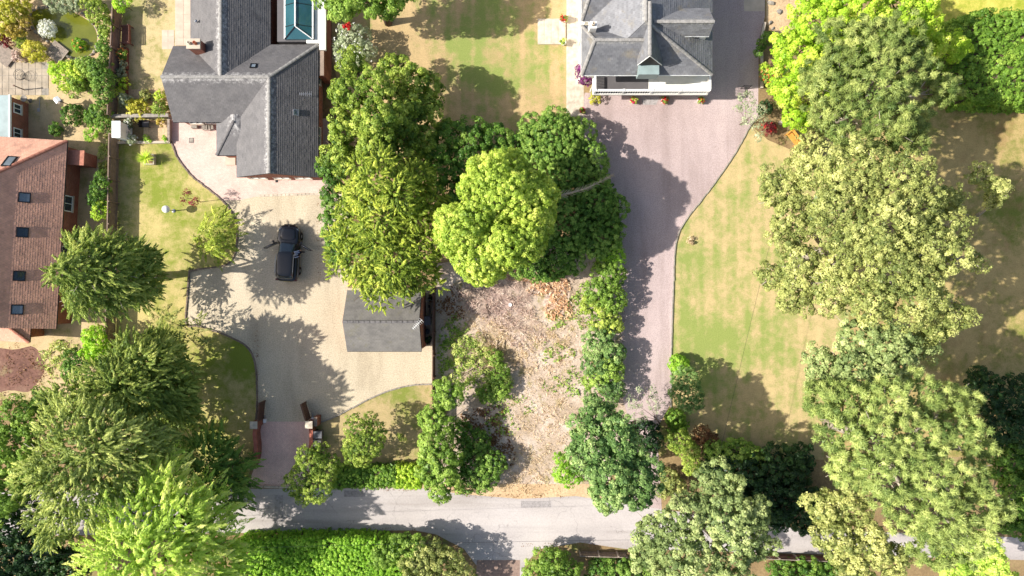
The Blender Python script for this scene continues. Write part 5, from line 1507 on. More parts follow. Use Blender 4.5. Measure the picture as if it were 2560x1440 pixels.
def gate(h0, px_end, label):
    a = Vector((h0[0], h0[1], 0)); b = P(*px_end, .0)
    d = (b - a); ln = d.length; u = d.normalized(); an = math.atan2(u.y, u.x)
    root = thing('gate_leaf', (a.x, a.y, 0), label, 'gate', 'wooden entrance gates')
    bme = box_mesh('board', (0.14, 0.03, 1.4)); bme.materials.append(wood_brown)
    n = int(ln / 0.15)
    for i in range(n):
        p = u * (0.08 + i * 0.15); link('board', bme, None, root, (p.x, p.y, .8), (0, 0, an))
    for z in (0.25, .8, 1.45):
        mb = MB(); mb.box(a + u * ln / 2 + Vector((-u.y, u.x, 0)) * .045 + Vector((0, 0, z)), (ln, 0.06, 0.12), an); mb.build('rail', wood_brown, root)
    mb = MB(); mb.box(a + u * ln / 2 + Vector((0, 0, 1.53)), (ln, 0.1, 0.05), an); mb.build('cap_rail', wood_brown, root)
    for t in (.06, ln - .06):
        mb = MB(); mb.box(a + u * t + Vector((0, 0, .8)), (.12, .09, 1.5), an); mb.build('stile', wood_brown, root)
gate((p1.x + .28, p1.y + .28), (664, 1000), 'brown board gate leaf standing open along the front lawn')
gate((p2.x - .26, p2.y + .26), (765, 1003), 'brown board gate leaf swung open at an angle over the gravel')
for q, lab in ((P(662, 1052, .2), 'white gate motor housing at the foot of the front lawn gate pier'), (P(782, 1048, .2), 'white gate motor housing behind the angled gate leaf')):
    root = thing('gate_motor', (q.x, q.y, 0), lab, 'gate motor')
    mb = MB(); mb.box((q.x, q.y, .17), (0.22, 0.3, .34)); mb.build('housing', white_plastic, root, bevel=.03)
    mb = MB(); mb.box((q.x, q.y + .3, .2), (0.06, .4, .06)); mb.build('arm', steel, root)
def wheelie(c, rz, mat, label):
    root = thing('wheelie_bin', (c.x, c.y, 0), label, 'bin')
    m = Matrix.Rotation(rz, 3, 'Z')
    mb = MB()
    for z, w, d in ((.05, .44, .5), (1.0, .54, .66)):
        for sx, sy in ((-1, -1), (1, -1), (1, 1), (-1, 1)):
            q = m @ Vector((sx * w / 2, sy * d / 2, z)); mb.v.append((c.x + q.x, c.y + q.y, q.z))
    mb.f = [(3, 2, 1, 0), (4, 5, 6, 7), (0, 1, 5, 4), (1, 2, 6, 5), (2, 3, 7, 6), (3, 0, 4, 7)]
    mb.build('body', mat, root)
    mb = MB(); mb.box((c.x, c.y, 1.04), (.58, .72, .06), rz); mb.build('lid', mat, root, bevel=.02)
    q = m @ Vector((0, .38, 0)); mb = MB(); mb.tube([(c.x + q.x + (m @ Vector((-.25, 0, 0))).x, c.y + q.y + (m @ Vector((-.25, 0, 0))).y, 1.0), (c.x + q.x + (m @ Vector((.25, 0, 0))).x, c.y + q.y + (m @ Vector((.25, 0, 0))).y, 1.0)], .02, 6); mb.build('handle', mat, root)
    for s in (-.24, .24):
        w = m @ Vector((s, .28, 0)); e = m @ Vector((.025, 0, 0))
        mb = MB(); mb.tube([(c.x + w.x - e.x, c.y + w.y - e.y, .1), (c.x + w.x + e.x, c.y + w.y + e.y, .1)], .1, 10); mb.build('wheel', rubber, root)
grey_bin = plain('grey_bin', lin(96, 96, 100), .5); blue_bin = plain('dark_bin', lin(44, 46, 48), .5)
wheelie(P(794, 1087, 1.0), R(90), grey_bin, 'grey wheelie bin behind the brick gate wall')
wheelie(P(792, 1108, 1.0), R(90), stone_grey, 'second pale bin behind the brick gate wall')

# ------------------------------------------------------------------ behind the garage
def pot(name, c, r, h, mat, label, cat='pot', group=None, fill=None, flower=None):
    root = thing(name, (c.x, c.y, 0), label, cat, group)
    mb = MB(); mb.lathe((c.x, c.y, c.z), [(r * .7, 0), (r * .95, h * .85), (r, h * .86), (r, h), (r * .86, h), (r * .82, h * .8)], 16); mb.build('vessel', mat, root)
    if fill:
        foliage('foliage', [((c.x, c.y, c.z + h), (r * .85, r * .85, r * .8))], fill, 'small', root)
    if flower:
        C, D, A = clump_points([((c.x, c.y, c.z + h), (r * .95, r * .95, r * .95))], .16, -.1, .1)
        a = tufts(C, D, A, 'broad', 9, .1, .08); leaves_object('blossom', *a, LEAF[flower], root)
    return root
pot('plant_pot', P(1071, 850, 0), .3, .42, black_paint, 'large black tub behind the garage gable', fill='dark')
pot('plant_pot', P(1069, 828, 0), .22, .34, black_paint, 'medium black tub next to the large one behind the garage')
pot('plant_pot', P(1078, 746, 0), .2, .3, terracotta, 'clay pot beside the bicycle behind the garage', fill='dark')
wheelie(P(1068, 802, .9), 0.0, grey_bin, 'grey wheelie bin squeezed behind the garage gable')
c = P(1076, 760, 0)
bike = thing('bicycle', (c.x, c.y, 0), 'dark bicycle parked between the garage and the plot fence', 'bicycle')
for s in (-.5, .5):
    mb = MB(); pts = [(c.x, c.y + s + .33 * math.cos(t * math.pi / 12), .34 + .33 * math.sin(t * math.pi / 12)) for t in range(25)]
    mb.tube(pts, .022, 5, False); w = mb.build('wheel', rubber, bike)
    mb = MB()
    for t in range(8):
        mb.tube([(c.x, c.y + s, .34), (c.x, c.y + s + .32 * math.cos(t * math.pi / 4), .34 + .32 * math.sin(t * math.pi / 4))], .004, 4)
    mb.build('spokes', steel, w)
mb = MB()
for a, b in (((0, -.5, .34), (0, -.15, .85)), ((0, -.15, .85), (0, .35, .88)), ((0, .35, .88), (0, .5, .34)), ((0, -.08, .32), (0, -.15, .9)), ((0, -.08, .32), (0, .35, .85)), ((0, -.5, .34), (0, -.08, .32)), ((0, .35, .85), (0, .33, 1.02))):
    mb.tube([(c.x + a[0], c.y + a[1], a[2]), (c.x + b[0], c.y + b[1], b[2])], .018, 6)
mb.build('frame', dark_metal, bike)
mb = MB(); mb.tube([(c.x - .28, c.y + .28, 1.03), (c.x - .1, c.y + .36, 1.03), (c.x + .1, c.y + .36, 1.03), (c.x + .28, c.y + .28, 1.03)], .016, 6); mb.build('handlebar', steel, bike)
mb = MB(); mb.box((c.x, c.y - .17, .94), (.15, .26, .06)); mb.build('saddle', rubber, bike, bevel=.02)

# ------------------------------------------------------------------ front garden objects
c = P(415, 523, 1.35)
lamp = thing('globe_lamp', (c.x, c.y, 0), 'white globe garden lamp on a short post on the front lawn', 'lamp')
mb = MB(); mb.tube([(c.x, c.y, -.05), (c.x, c.y, 1.1)], .045, 8); mb.lathe((c.x, c.y, 0), [(.16, 0), (.15, .05), (.06, .09)], 12); mb.build('post', steel, lamp)
bm = bmesh.new(); bmesh.ops.create_uvsphere(bm, u_segments=24, v_segments=14, radius=.31)
me = bpy.data.meshes.new('globe'); bm.to_mesh(me); bm.free()
for p in me.polygons: p.use_smooth = True
link('globe', me, white_plastic, lamp, (0, 0, 1.35))
c = P(377, 400, 0)
yu = thing('yucca_planter', (c.x, c.y, 0), 'spiky yucca in a square pale planter on the front lawn', 'planter')
mb = MB()
for s in (-1, 1):
    mb.box((c.x + s * .4, c.y, .2), (.08, .88, .4)); mb.box((c.x, c.y + s * .4, .2), (.72, .08, .4))
mb.build('planter_box', stone, yu)
mb = MB(); mb.box((c.x, c.y, .15), (.72, .72, .3)); mb.build('compost', soil, yu)
mb = MB(); mb.tube([(c.x, c.y, .2), (c.x - .02, c.y, .75)], [.09, .07], 8); mb.build('stem', bark, yu)
k = 150; d = unit(RNG.normal(0, 1, (k, 3)) + np.array([0, 0, .45])); d[:, 2] = np.abs(d[:, 2]) * .9 - .05; d = unit(d)
LN = RNG.uniform(.55, .85, k)
leaves_object('leaf_rosette', np.array([c.x, c.y, .8]) + d * (LN / 2)[:, None], unit(np.cross(d, np.cross(d, np.array([[0, 0, 1.0]])) + .01) * -1 + 0), d, LN, np.full(k, .055), RNG.uniform(.2, 1, k), LEAF['acid'], yu)
for (x, y, w, h, lab) in ((479, 351, .32, .36, 'square grey drain cover in the pink paving by the porch'), (692, 452, .16, .22, 'small dark drain grating below the bungalow gable')):
    c = P(x, y); root = thing('drain_cover', (c.x, c.y, .018), lab, 'drain cover')
    mb = MB(); mb.box((c.x, c.y, .024), (w, h, .02)); mb.build('plate', stone_grey if w > .2 else dark_metal, root)
    mb = MB()
    for s in (-1, 1): mb.box((c.x + s * (w / 2 + .015), c.y, .022), (.03, h + .06, .016))
    for s in (-1, 1): mb.box((c.x, c.y + s * (h / 2 + .015), .0215), (w, .03, .015))
    mb.build('frame', dark_metal, root)
def garden_chair(c, rz, label):
    root = thing('garden_chair', (c.x, c.y, 0), label, 'chair', 'garden chairs at the bungalow wall')
    m = Matrix.Rotation(rz, 3, 'Z')
    q = lambda x, y, z: Vector((c.x, c.y, 0)) + m @ Vector((x, y, z))
    for i in range(5):
        mb = MB(); mb.box(q(-.2 + .1 * i, 0, .44), (.085, .44, .025), rz); mb.build('seat_slat', stone_grey, root)
    for sx in (-.22, .22):
        for sy in (-.2, .2):
            mb = MB(); mb.tube([q(sx, sy, 0), q(sx, sy, .44 if sy < 0 else .85)], .02, 6); mb.build('leg', steel, root)
        mb = MB(); mb.tube([q(sx, .2, .64), q(sx, -.2, .62)], .02, 6); mb.build('armrest', stone_grey, root)
    mb = MB(); mb.box(q(0, .21, .72), (.46, .03, .26), rz); mb.build('backrest', stone_grey, root)
garden_chair(P(519, 321), 0, 'grey slatted garden chair nearer the porch under the bungalow eaves')
garden_chair(P(531, 320), 0.1, 'grey slatted garden chair against the porch wall')
mb = MB(); c = P(490, 319); mb.box((c.x, c.y, .2), (.5, .26, .4)); mb.solo('storage_box', stone_grey, 'low grey storage box under the bungalow eaves', 'box', bevel=.03)
# walls and bed beside the bungalow
def low_wall(a, b, h, th, mat, label):
    a, b = P(*a), P(*b); d = b - a; root = thing('garden_wall', (a + b) / 2, label, 'wall'); an = math.atan2(d.y, d.x)
    mb = MB(); mb.box((a + b) / 2 + Vector((0, 0, h / 2)), (d.length, th, h), an); mb.build('wall_body', stone_grey, root)
    mb = MB(); mb.box((a + b) / 2 + Vector((0, 0, h + .025)), (d.length + .06, th + .08, .05), an); mb.build('coping', mat, root)
low_wall((284, 296), (432, 294), .8, .2, stone_grey, 'low grey garden wall running from the fence to the bungalow')
low_wall((300, 358), (428, 357), .28, .12, slab_m, 'pale kerb wall closing the gravel bed above the front lawn')
low_wall((428, 302), (428, 354), .45, .12, wood_grey, 'short dark-capped wall between gravel bed and pink paving')
sheet('gravel_bed', [(360, 302), (426, 302), (426, 355), (358, 356)], .0125, verge_sand)
sheet('gravel_bed', [(318, 224), (420, 222), (424, 288), (316, 290)], .0125, verge_sand)
c = P(290, 323, 1.9)
kk = thing('storage_cabinet', (c.x, c.y, 0), 'bright white topped cabinet straddling the fence gap', 'cabinet')
mb = MB(); mb.box((c.x, c.y, .9), (.62, 1.25, 1.8)); mb.build('carcass', white_paint, kk)
mb = MB(); mb.box((c.x, c.y, 1.85), (.72, 1.36, .1)); mb.build('lid', white_plastic, kk, bevel=.03)
for s in (-.31, .31):
    mb = MB(); mb.box((c.x + .325, c.y + s, .9), (.03, .6, 1.7)); dd = mb.build('door', white_paint, kk)
    mb = MB(); mb.box((c.x + .35, c.y + s * .2, .95), (.03, .03, .14)); mb.build('handle', steel, dd)
def bench(c, rz, L_, mat, label, name='garden_bench', D_=.5):
    root = thing(name, (c.x, c.y, 0), label, 'bench')
    m = Matrix.Rotation(rz, 3, 'Z'); q = lambda x, y, z: Vector((c.x, c.y, 0)) + m @ Vector((x, y, z))
    n = 5
    for i in range(n):
        mb = MB(); mb.box(q(0, -D_ / 2 + (i + .5) * D_ / n, .44), (L_, D_ / n - .015, .035), rz); mb.build('seat_slat', mat, root)
    for i in range(3):
        mb = MB(); mb.box(q(0, D_ / 2 + .05 + .02 * i, .56 + .13 * i), (L_, .03, .1), rz); mb.build('back_slat', mat, root)
    for sx in (-L_ / 2 + .06, L_ / 2 - .06):
        for sy, hh in ((-D_ / 2 + .03, .62), (D_ / 2 + .02, .92)):
            mb = MB(); mb.box(q(sx, sy, hh / 2), (.07, .07, hh), rz); mb.build('leg', mat, root)
        mb = MB(); mb.box(q(sx, 0, .64), (.08, D_ + .08, .04), rz); mb.build('armrest', mat, root)
bench(P(314, 87, .5), R(-90), 1.55, wood_red, 'red-brown slatted bench against the boundary fence', D_=.72)
bench(P(1983, 345, .5), R(-52), 1.25, wood_orange, 'orange wooden bench beneath the lime maple', D_=.45)
for (x0, y0, x1, y1, lab) in ((300, 118, 316, 172, 'raised timber trough along the fence below the bench'), (299, 176, 315, 232, 'second raised timber trough nearer the walled bed')):
    a, b = P(x0, y0, .4), P(x1, y1, .4); cx, cy = (a.x + b.x) / 2, (a.y + b.y) / 2; w, h = abs(b.x - a.x), abs(b.y - a.y)
    root = thing('plant_trough', (cx, cy, 0), lab, 'planter')
    for s in (-1, 1):
        mb = MB(); mb.box((cx + s * (w / 2 - .02), cy, .2), (.04, h, .4)); mb.build('side_board', wood_red, root)
        mb = MB(); mb.box((cx, cy + s * (h / 2 - .02), .2), (w - .084, .04, .4)); mb.build('end_board', wood_red, root)
    mb = MB(); mb.box((cx, cy, .17), (w - .09, h - .09, .34)); mb.build('compost', soil, root)
c = P(367, 313)
wb = thing('wheelbarrow', (c.x, c.y, 0), 'dark little wheelbarrow in the gravel bed by the bungalow corner', 'wheelbarrow')
mb = MB(); mb.v = [(c.x - .25, c.y - .2, .3), (c.x + .25, c.y - .2, .3), (c.x + .25, c.y + .2, .3), (c.x - .25, c.y + .2, .3), (c.x - .4, c.y - .3, .55), (c.x + .45, c.y - .3, .55), (c.x + .45, c.y + .3, .55), (c.x - .4, c.y + .3, .55)]
mb.f = [(3, 2, 1, 0), (0, 1, 5, 4), (1, 2, 6, 5), (2, 3, 7, 6), (3, 0, 4, 7)]; mb.build('tray', dark_metal, wb)
mb = MB(); mb.tube([(c.x - .5, c.y - .04, .18), (c.x - .5, c.y + .04, .18)], .18, 12); mb.build('wheel', rubber, wb)
for s in (-.22, .22): mb = MB(); mb.tube([(c.x - .5, c.y + s * .3, .18), (c.x, c.y + s, .3), (c.x + .85, c.y + s * 1.1, .5)], .02, 6); mb.build('handle', wood_brown, wb); mb = MB(); mb.tube([(c.x + .3, c.y + s, .4), (c.x + .32, c.y + s, 0)], .02, 6); mb.build('leg', dark_metal, wb)

# ------------------------------------------------------------------ neighbour's garden objects
def deck(name, cpx, w, h, rz, n, label, mat=wood_grey):
    c = P(*cpx); root = thing(name, (c.x, c.y, 0), label, 'deck')
    m = Matrix.Rotation(rz, 3, 'Z'); pm = box_mesh('plank', (w, h / n - .012, .035)); pm.materials.append(mat)
    for i in range(n):
        q = m @ Vector((0, -h / 2 + (i + .5) * h / n, .2 + random.uniform(-.003, .003))); link('plank', pm, None, root, q, (0, 0, rz))
    for s in (-1, 1):
        q = m @ Vector((s * w * .38, 0, 0)); mb = MB(); mb.box((c.x + q.x, c.y + q.y, .13), (.1, h * .95, .1), rz); mb.build('joist', mat, root)
        for s2 in (-1, 1):
            q = m @ Vector((s * w * .38, s2 * h * .4, 0)); mb = MB(); mb.box((c.x + q.x, c.y + q.y, .04), (.09, .09, .16), rz); mb.build('foot', mat, root)
deck('jetty', (146, 132), 1.35, 1.5, R(52), 11, 'small square plank jetty tilted over the pond edge')
deck('garden_deck', (8, 134), 2.2, 1.4, R(-38), 11, 'pale plank deck at the patio corner below the yellow bush')
c = P(60, 192)
wi = thing('wire_fire_basket', (c.x, c.y, 0), 'round open wire basket standing on the pale patio', 'fire basket')
mb = MB()
for z, r in ((.12, .2), (.3, .34), (.48, .42), (.62, .45)):
    mb.tube([(c.x + r * math.cos(t * math.pi / 12), c.y + r * math.sin(t * math.pi / 12), z) for t in range(25)], .012, 4, False)
mb.build('hoops', dark_metal, wi)
mb = MB()
for t in range(16):
    a = t * math.pi / 8; mb.tube([(c.x + r * math.cos(a), c.y + r * math.sin(a), z) for z, r in ((.0, .12), (.12, .2), (.3, .34), (.62, .45))], .009, 4)
mb.build('ribs', dark_metal, wi)
c = P(143, 250, 1.5)
bt = thing('bird_table', (c.x, c.y, 0), 'white-roofed bird table on a post on the dry neighbour grass', 'bird table')
mb = MB(); mb.tube([(c.x, c.y, -.05), (c.x, c.y, 1.25)], .04, 6); mb.build('post', wood_brown, bt)
mb = MB(); mb.box((c.x, c.y, 1.26), (.42, .42, .03), R(40)); mb.build('tray', wood_grey, bt)
mb = MB()
for s in (-1, 1): mb.box((c.x + s * .11 * math.cos(R(40)), c.y + s * .11 * math.sin(R(40)), 1.58), (.28, .46, .025), R(40), Matrix.Rotation(s * R(30), 3, 'Y'))
mb.build('roof', white_paint, bt)
for sx in (-.16, .16): mb = MB(); mb.tube([(c.x + sx, c.y + sx * .5, 1.26), (c.x + sx, c.y + sx * .5, 1.54)], .015, 5); mb.build('roof_post', wood_grey, bt)
c = P(75, 252)
bb = thing('bird_bath', (c.x, c.y, 0), 'round pale stone bird bath by the brick extension', 'bird bath')
mb = MB(); mb.lathe((c.x, c.y, 0), [(.2, 0), (.18, .06), (.08, .12), (.07, .6), (.12, .66)], 14); mb.build('pedestal', stone_grey, bb, True)
mb = MB(); mb.lathe((c.x, c.y, .64), [(.1, 0), (.26, .1), (.28, .14), (.25, .14), (.2, .09), (.02, .07)], 18); mb.build('bowl', stone_grey, bb, True)
c = P(98, 272); mb = MB()
mb.tube([(c.x, c.y, .03), (c.x + .1, c.y + .9, .05)], .02, 6); mb.box((c.x - .02, c.y - .1, .04), (.22, .28, .03), .1); mb.solo('garden_spade', steel, 'spade lying on the shaded ground beside the extension', 'spade', base=(c.x, c.y, 0))
c = P(62, 225); mb = MB(); mb.tube([(c.x, c.y, -.05), (c.x, c.y, 1.3)], .045, 8); mb.box((c.x, c.y, 1.32), (.13, .13, .04)); mb.solo('garden_post', wood_brown, 'dark post at the patio edge by the extension', 'post', base=(c.x, c.y, 0))

# ------------------------------------------------------------------ villa surroundings
for x, y, lab, fl in ((1408, 47, 'white ring planter with red flowers on the stone step pad', 'red'), (1408, 105, 'white ring planter without flowers on the stone step pad', None)):
    c = P(x, y, .5); c.z = .14; pot('ring_planter', c, .27, .4, white_paint, lab, 'planter', None, 'oak', fl)
shrub('purple_bush', 'deep purple flowering bush at the corner of the villa balcony', 'shrub', [(1458, 185, 17, 2.0), (1462, 202, 13, 1.8), (1452, 172, 11, 1.8)], 'purple', 'small', flower='purple', fdens=.5)
shrub('golden_shrub', 'golden tuft under the villa balcony corner', 'shrub', [(1488, 246, 13, .8)], 'yellow', 'small')
for x, lab, fl in ((1584, 'white pot of pink-red flowers left of the villa door step', 'pink'), (1662, 'white pot of scarlet flowers beside the grey door step', 'red'), (1753, 'white pot of orange-red flowers at the balcony end by the drive', 'red')):
    pot('flower_pot', P(x, 250, .55).xy.to_3d(), .26, .42, white_paint, lab, 'flower pot', 'flower pots along the villa front', 'oak', fl)
pot('flower_pot', P(1455, 279).xy.to_3d(), .22, .36, terracotta, 'pot of crimson-pink flowers by the path end', 'flower pot', None, 'oak', 'pink')
c = P(1860, 206, .0)
gg = thing('metal_gate', (c.x, c.y, 0), 'thin dark metal bar gate standing open by the flower bed', 'gate')
for i in range(7):
    mb = MB(); mb.tube([(c.x - .28 + .09 * i, c.y - .55, .12), (c.x - .28 + .09 * i, c.y - .55, 1.0)], .012, 5); mb.build('bar', dark_metal, gg)
for z in (.12, .55, 1.0): mb = MB(); mb.tube([(c.x - .32, c.y - .55, z), (c.x + .32, c.y - .55, z)], .016, 5); mb.build('cross_bar', dark_metal, gg)
for s in (-.32, .32): mb = MB(); mb.tube([(c.x + s, c.y - .55, -.05), (c.x + s, c.y - .55, 1.1)], .025, 6); mb.build('gate_post', dark_metal, gg)
for a, b, lab in (((1908, 60), (1900, 100), 'short pale bed wall at the drive corner by the terrace'), ((1901, 135), (1901, 222), 'low pale wall edging the villa flower bed')):
    low_wall(a, b, .35, .14, slab_m, lab)
c = P(1960, 302, .8)
ur = thing('garden_urn', (c.x, c.y, 0), 'white stone urn on the bed near the orange bench', 'urn')
mb = MB(); mb.lathe((c.x, c.y, 0), [(.2, 0), (.2, .1), (.1, .16), (.08, .6), (.14, .68)], 14); mb.build('pedestal', stone, ur, True)
mb = MB(); mb.lathe((c.x, c.y, .66), [(.1, 0), (.22, .16), (.26, .34), (.28, .36), (.22, .36), (.18, .2)], 16); mb.build('bowl', white_paint, ur, True)
for x, y, r, lb in ((1925, 8, .32, 'pale rounded boulder at the drive edge of the sandy terrace'), (1925, 58, .26, 'white boulder next to the short bed wall'), (1932, 72, .2, 'smallest pale boulder beside the dark narrow shrub'), (1948, 30, .3, 'pale boulder in the middle of the sandy terrace')):
    o = link('terrace_boulder', random.choice(stm), None, None, P(x, y) + Vector((0, 0, r * .25)), (random.uniform(0, 3), .3, random.uniform(0, 3)))
    o.scale = (r, r * .85, r * .6); tag(o, lb, 'boulder', 'boulders on the sandy terrace')
c = P(1966, 178, .3)
fr = thing('cold_frame', (c.x, c.y, 0), 'small timber-framed glass cold frame in the villa flower bed', 'cold frame')
for s in (-1, 1):
    mb = MB(); mb.box((c.x + s * .33, c.y, .15), (.05, .7, .3)); mb.build('side_board', wood_orange, fr)
    mb = MB(); mb.box((c.x, c.y + s * .33, .15), (.61, .05, .3)); mb.build('end_board', wood_orange, fr)
mb = MB(); mb.box((c.x, c.y, .3), (.6, .6, .02)); mb.build('pane', glass_dark, fr)

# dead conifer limb lying over the rhododendrons
a = P(1385, 492, 4.9); b = P(1532, 438, 3.5)
db = thing('dead_branch', (a + b) / 2 * 1.0, 'bleached dead conifer limb lying across the dark rhododendron bank', 'branch')
mid = (a + b) / 2 + Vector((.1, -.25, .35))
line = catmull([a, mid, b], 10)
mb = MB(); mb.tube(line, [.085 - .06 * i / (len(line) - 1) for i in range(len(line))], 6); mb.build('stem', dead_wood, db)
mb = MB()
for i, p in enumerate(line[:-1]):
    for q in range(7):
        t = i / len(line); d = (line[i + 1] - p).normalized(); e = Vector((-d.y, d.x, 0)) * random.choice((-1, 1))
        l_ = (.75 - .4 * t) * random.uniform(.5, 1)
        p2_ = p + d * random.uniform(0, .2)
        mb.tube([p2_, p2_ + d * l_ * .75 + e * l_ * .5 + Vector((0, 0, random.uniform(-.12, .18)))], [.02, .007], 4, False)
tw = mb.build('twigs', dead_wood, db); tw['kind'] = 'stuff'

# ------------------------------------------------------------------ cleared plot litter
def scatter_leaves(name, label, cat, polys, n, key, lrange, wr, zr, flat=1.0):
    """uncountable ground litter inside a pixel polygon"""
    pts = []
    for (x, y, rx, ry, m) in polys:
        a = RNG.uniform(0, 2 * np.pi, m); r = np.sqrt(RNG.uniform(0, 1, m)) * (1 + .25 * np.sin(3 * a + x))
        pts.append(np.c_[x + rx * r * np.cos(a), y + ry * r * np.sin(a)])
    q = np.concatenate(pts)
    w_ = np.sin(q[:, 0] * .11 + 1) * np.sin(q[:, 1] * .13) + .7 * np.sin(q[:, 0] * .27 + q[:, 1] * .06) * np.sin(q[:, 1] * .23 - q[:, 0] * .09) + .4 * np.sin(q[:, 0] * .6) * np.sin(q[:, 1] * .55)
    q = q[RNG.uniform(-.6, 1.0, len(q)) < w_ + .35]
    k = len(q)
    kk_ = CAM_H / FPX
    z = RNG.uniform(zr[0], zr[1], k)
    c = np.c_[(q[:, 0] - 1280) * kk_, (720 - q[:, 1]) * kk_, z]
    nm = unit(RNG.normal(0, .5, (k, 3)) + np.array([0, 0, flat]))
    ln = RNG.uniform(*lrange, k)
    o = leaves_object(name, c, nm, RNG.normal(0, 1, (k, 3)), ln, ln * wr, RNG.uniform(0, 1, k), LEAF[key], None)
    tag(o, label, cat, None, 'stuff'); return o
scatter_leaves('brushwood', 'tangle of cut pinkish twigs spread over the cleared plot', 'brushwood', [(1255, 745, 95, 70, 2400), (1300, 830, 70, 50, 600), (1200, 740, 40, 40, 400), (1380, 720, 60, 40, 400)], 0, 'twig', (.25, 1.0), .045, (.03, .3))
scatter_leaves('ginger_brush', 'ginger dead conifer foliage heaped below the lime cypress', 'brushwood', [(1370, 705, 48, 36, 1500), (1395, 760, 30, 46, 1000), (1300, 690, 30, 16, 400)], 0, 'ginger', (.15, .4), .3, (.03, .28))
scatter_leaves('dry_grass', 'bleached dry grass and weeds over the cleared plot', 'grass', [(1330, 950, 110, 130, 3200), (1380, 1100, 90, 110, 2000), (1190, 850, 80, 80, 2600), (1300, 860, 130, 80, 3000), (1300, 1190, 70, 50, 1600), (1420, 820, 50, 90, 1600)], 0, 'straw', (.12, .4), .12, (.02, .16), .5)
scatter_leaves('ground_weeds', 'low green weeds sprouting through the cleared plot', 'weeds', [(1390, 880, 40, 26, 260), (1400, 960, 36, 30, 240), (1390, 800, 30, 24, 240), (1270, 1010, 60, 40, 320), (1170, 880, 44, 44, 700), (1440, 960, 26, 40, 220), (1130, 830, 26, 40, 420), (1250, 1060, 46, 30, 260), (1110, 900, 14, 60, 360), (1450, 770, 30, 60, 500), (1150, 870, 50, 60, 900), (1200, 960, 60, 40, 600), (1130, 940, 30, 40, 400)], 0, 'bright', (.1, .26), .55, (.02, .2))
scatter_leaves('fallen_leaves', 'dark dead leaves below the bramble at the plot edge', 'leaves', [(1210, 1060, 50, 50, 1100), (1250, 1120, 40, 50, 700), (1130, 760, 34, 40, 500)], 0, 'copper', (.1, .26), .6, (.01, .08), 1.5)
scatter_leaves('border_weeds', 'mixed weeds along the foot of the long board fence', 'weeds', [(262, 400, 12, 60, 900), (240, 830, 20, 30, 300), (160, 870, 30, 24, 500), (130, 900, 30, 40, 500)], 0, 'olive', (.12, .35), .3, (.02, .25))
scatter_leaves('pond_plants', 'low green planting on the bank between pond and fence', 'plants', [(225, 215, 34, 22, 700), (200, 160, 40, 14, 600), (262, 95, 12, 50, 600), (180, 225, 30, 20, 300)], 0, 'bright', (.1, .26), .5, (.05, .35))
scatter_leaves('bed_litter', 'brown leaf litter over the red earth bed by the red-roofed house', 'leaves', [(50, 920, 60, 55, 600), (110, 940, 30, 40, 300), (40, 1000, 60, 20, 300)], 0, 'copper', (.06, .16), .5, (.01, .16), .8)
scatter_leaves('drive_litter', 'dry leaf litter blown along the gravel and road edges', 'leaves', [(800, 600, 10, 90, 160), (640, 900, 8, 90, 120), (900, 1322, 200, 5, 220), (1300, 1240, 140, 5, 220), (1000, 1224, 60, 4, 70), (1555, 800, 6, 180, 240), (1480, 330, 12, 50, 90), (700, 1200, 60, 16, 60), (1400, 1362, 120, 8, 160)], 0, 'copper', (.05, .12), .6, (.016, .03), 2.0)
for (x0, y0, x1, y1, r, lab) in ((1215, 835, 1203, 870, .06, 'long pale cut bough on the twiggy part of the plot'), (1243, 850, 1236, 888, .07, 'forked bleached log beside the green regrowth'), (1262, 850, 1250, 880, .05, 'thin bleached log next to the forked one'), (1215, 760, 1216, 795, .05, 'dark narrow log among the pinkish twigs')):
    a, b = P(x0, y0) + Vector((0, 0, .12)), P(x1, y1) + Vector((0, 0, .1)); mb = MB()
    m_ = (a + b) / 2 + Vector((.06, .03, .05)); mb.tube([a, m_, b], [r, r * .85, r * .6], 7); mb.tube([m_, m_ + (b - a) * .35 + Vector((.22, 0, .06))], [r * .6, r * .3], 6)
    mb.solo('cut_log', dead_wood if 'dark' not in lab else bark, lab, 'log', base=((a.x + b.x) / 2, (a.y + b.y) / 2, 0))
c = P(1275, 762, .2); pot('bucket', Vector((c.x, c.y, 0)), .15, .28, white_plastic, 'small white bucket among the cut twigs', 'bucket')
c = P(1266, 938); mb = MB(); mb.box((c.x, c.y, .2), (.6, .22, .03), -.2, Matrix.Rotation(.15, 3, 'Y')); mb.box((c.x - .15, c.y + .1, .1), (.08, .08, .2)); mb.solo('broken_board', slab_m, 'broken pale board on the green regrowth', 'board', base=(c.x, c.y, 0))
mb = MB(); c = P(1382, 697); mb.lathe((c.x, c.y, 0), [(.3, -.02), (.24, .1), (.22, .22), (.0, .23)], 14); mb.solo('tree_stump', dead_wood, 'sawn tree stump in the ginger brush', 'stump', base=(c.x, c.y, 0))

# ------------------------------------------------------------------ overhead cables
pc = P(1700, 1262, 0)
up_ = thing('utility_pole', (pc.x, pc.y, 0), 'wooden utility pole hidden among the trees by the road', 'pole')
mb = MB(); mb.tube([(pc.x, pc.y, -.3), (pc.x, pc.y, 7.2)], [.14, .1], 8); mb.build('shaft', wood_grey, up_)
mb = MB(); mb.box((pc.x, pc.y, 6.9), (.1, 1.0, .1)); mb.build('cross_arm', wood_grey, up_)
for s in (-.4, .4): mb = MB(); mb.lathe((pc.x, pc.y + s, 6.95), [(.03, 0), (.05, .05), (.03, .12)], 8); mb.build('insulator', white_plastic, up_)
pd = P(-260, 1330, 0)
up2 = thing('utility_pole', (pd.x, pd.y, 0), 'wooden utility pole at the far end of the road cable', 'pole')
mb = MB(); mb.tube([(pd.x, pd.y, -.3), (pd.x, pd.y, 7.2)], [.14, .1], 8); mb.build('shaft', wood_grey, up2)
pe = P(2075, -260, 0)
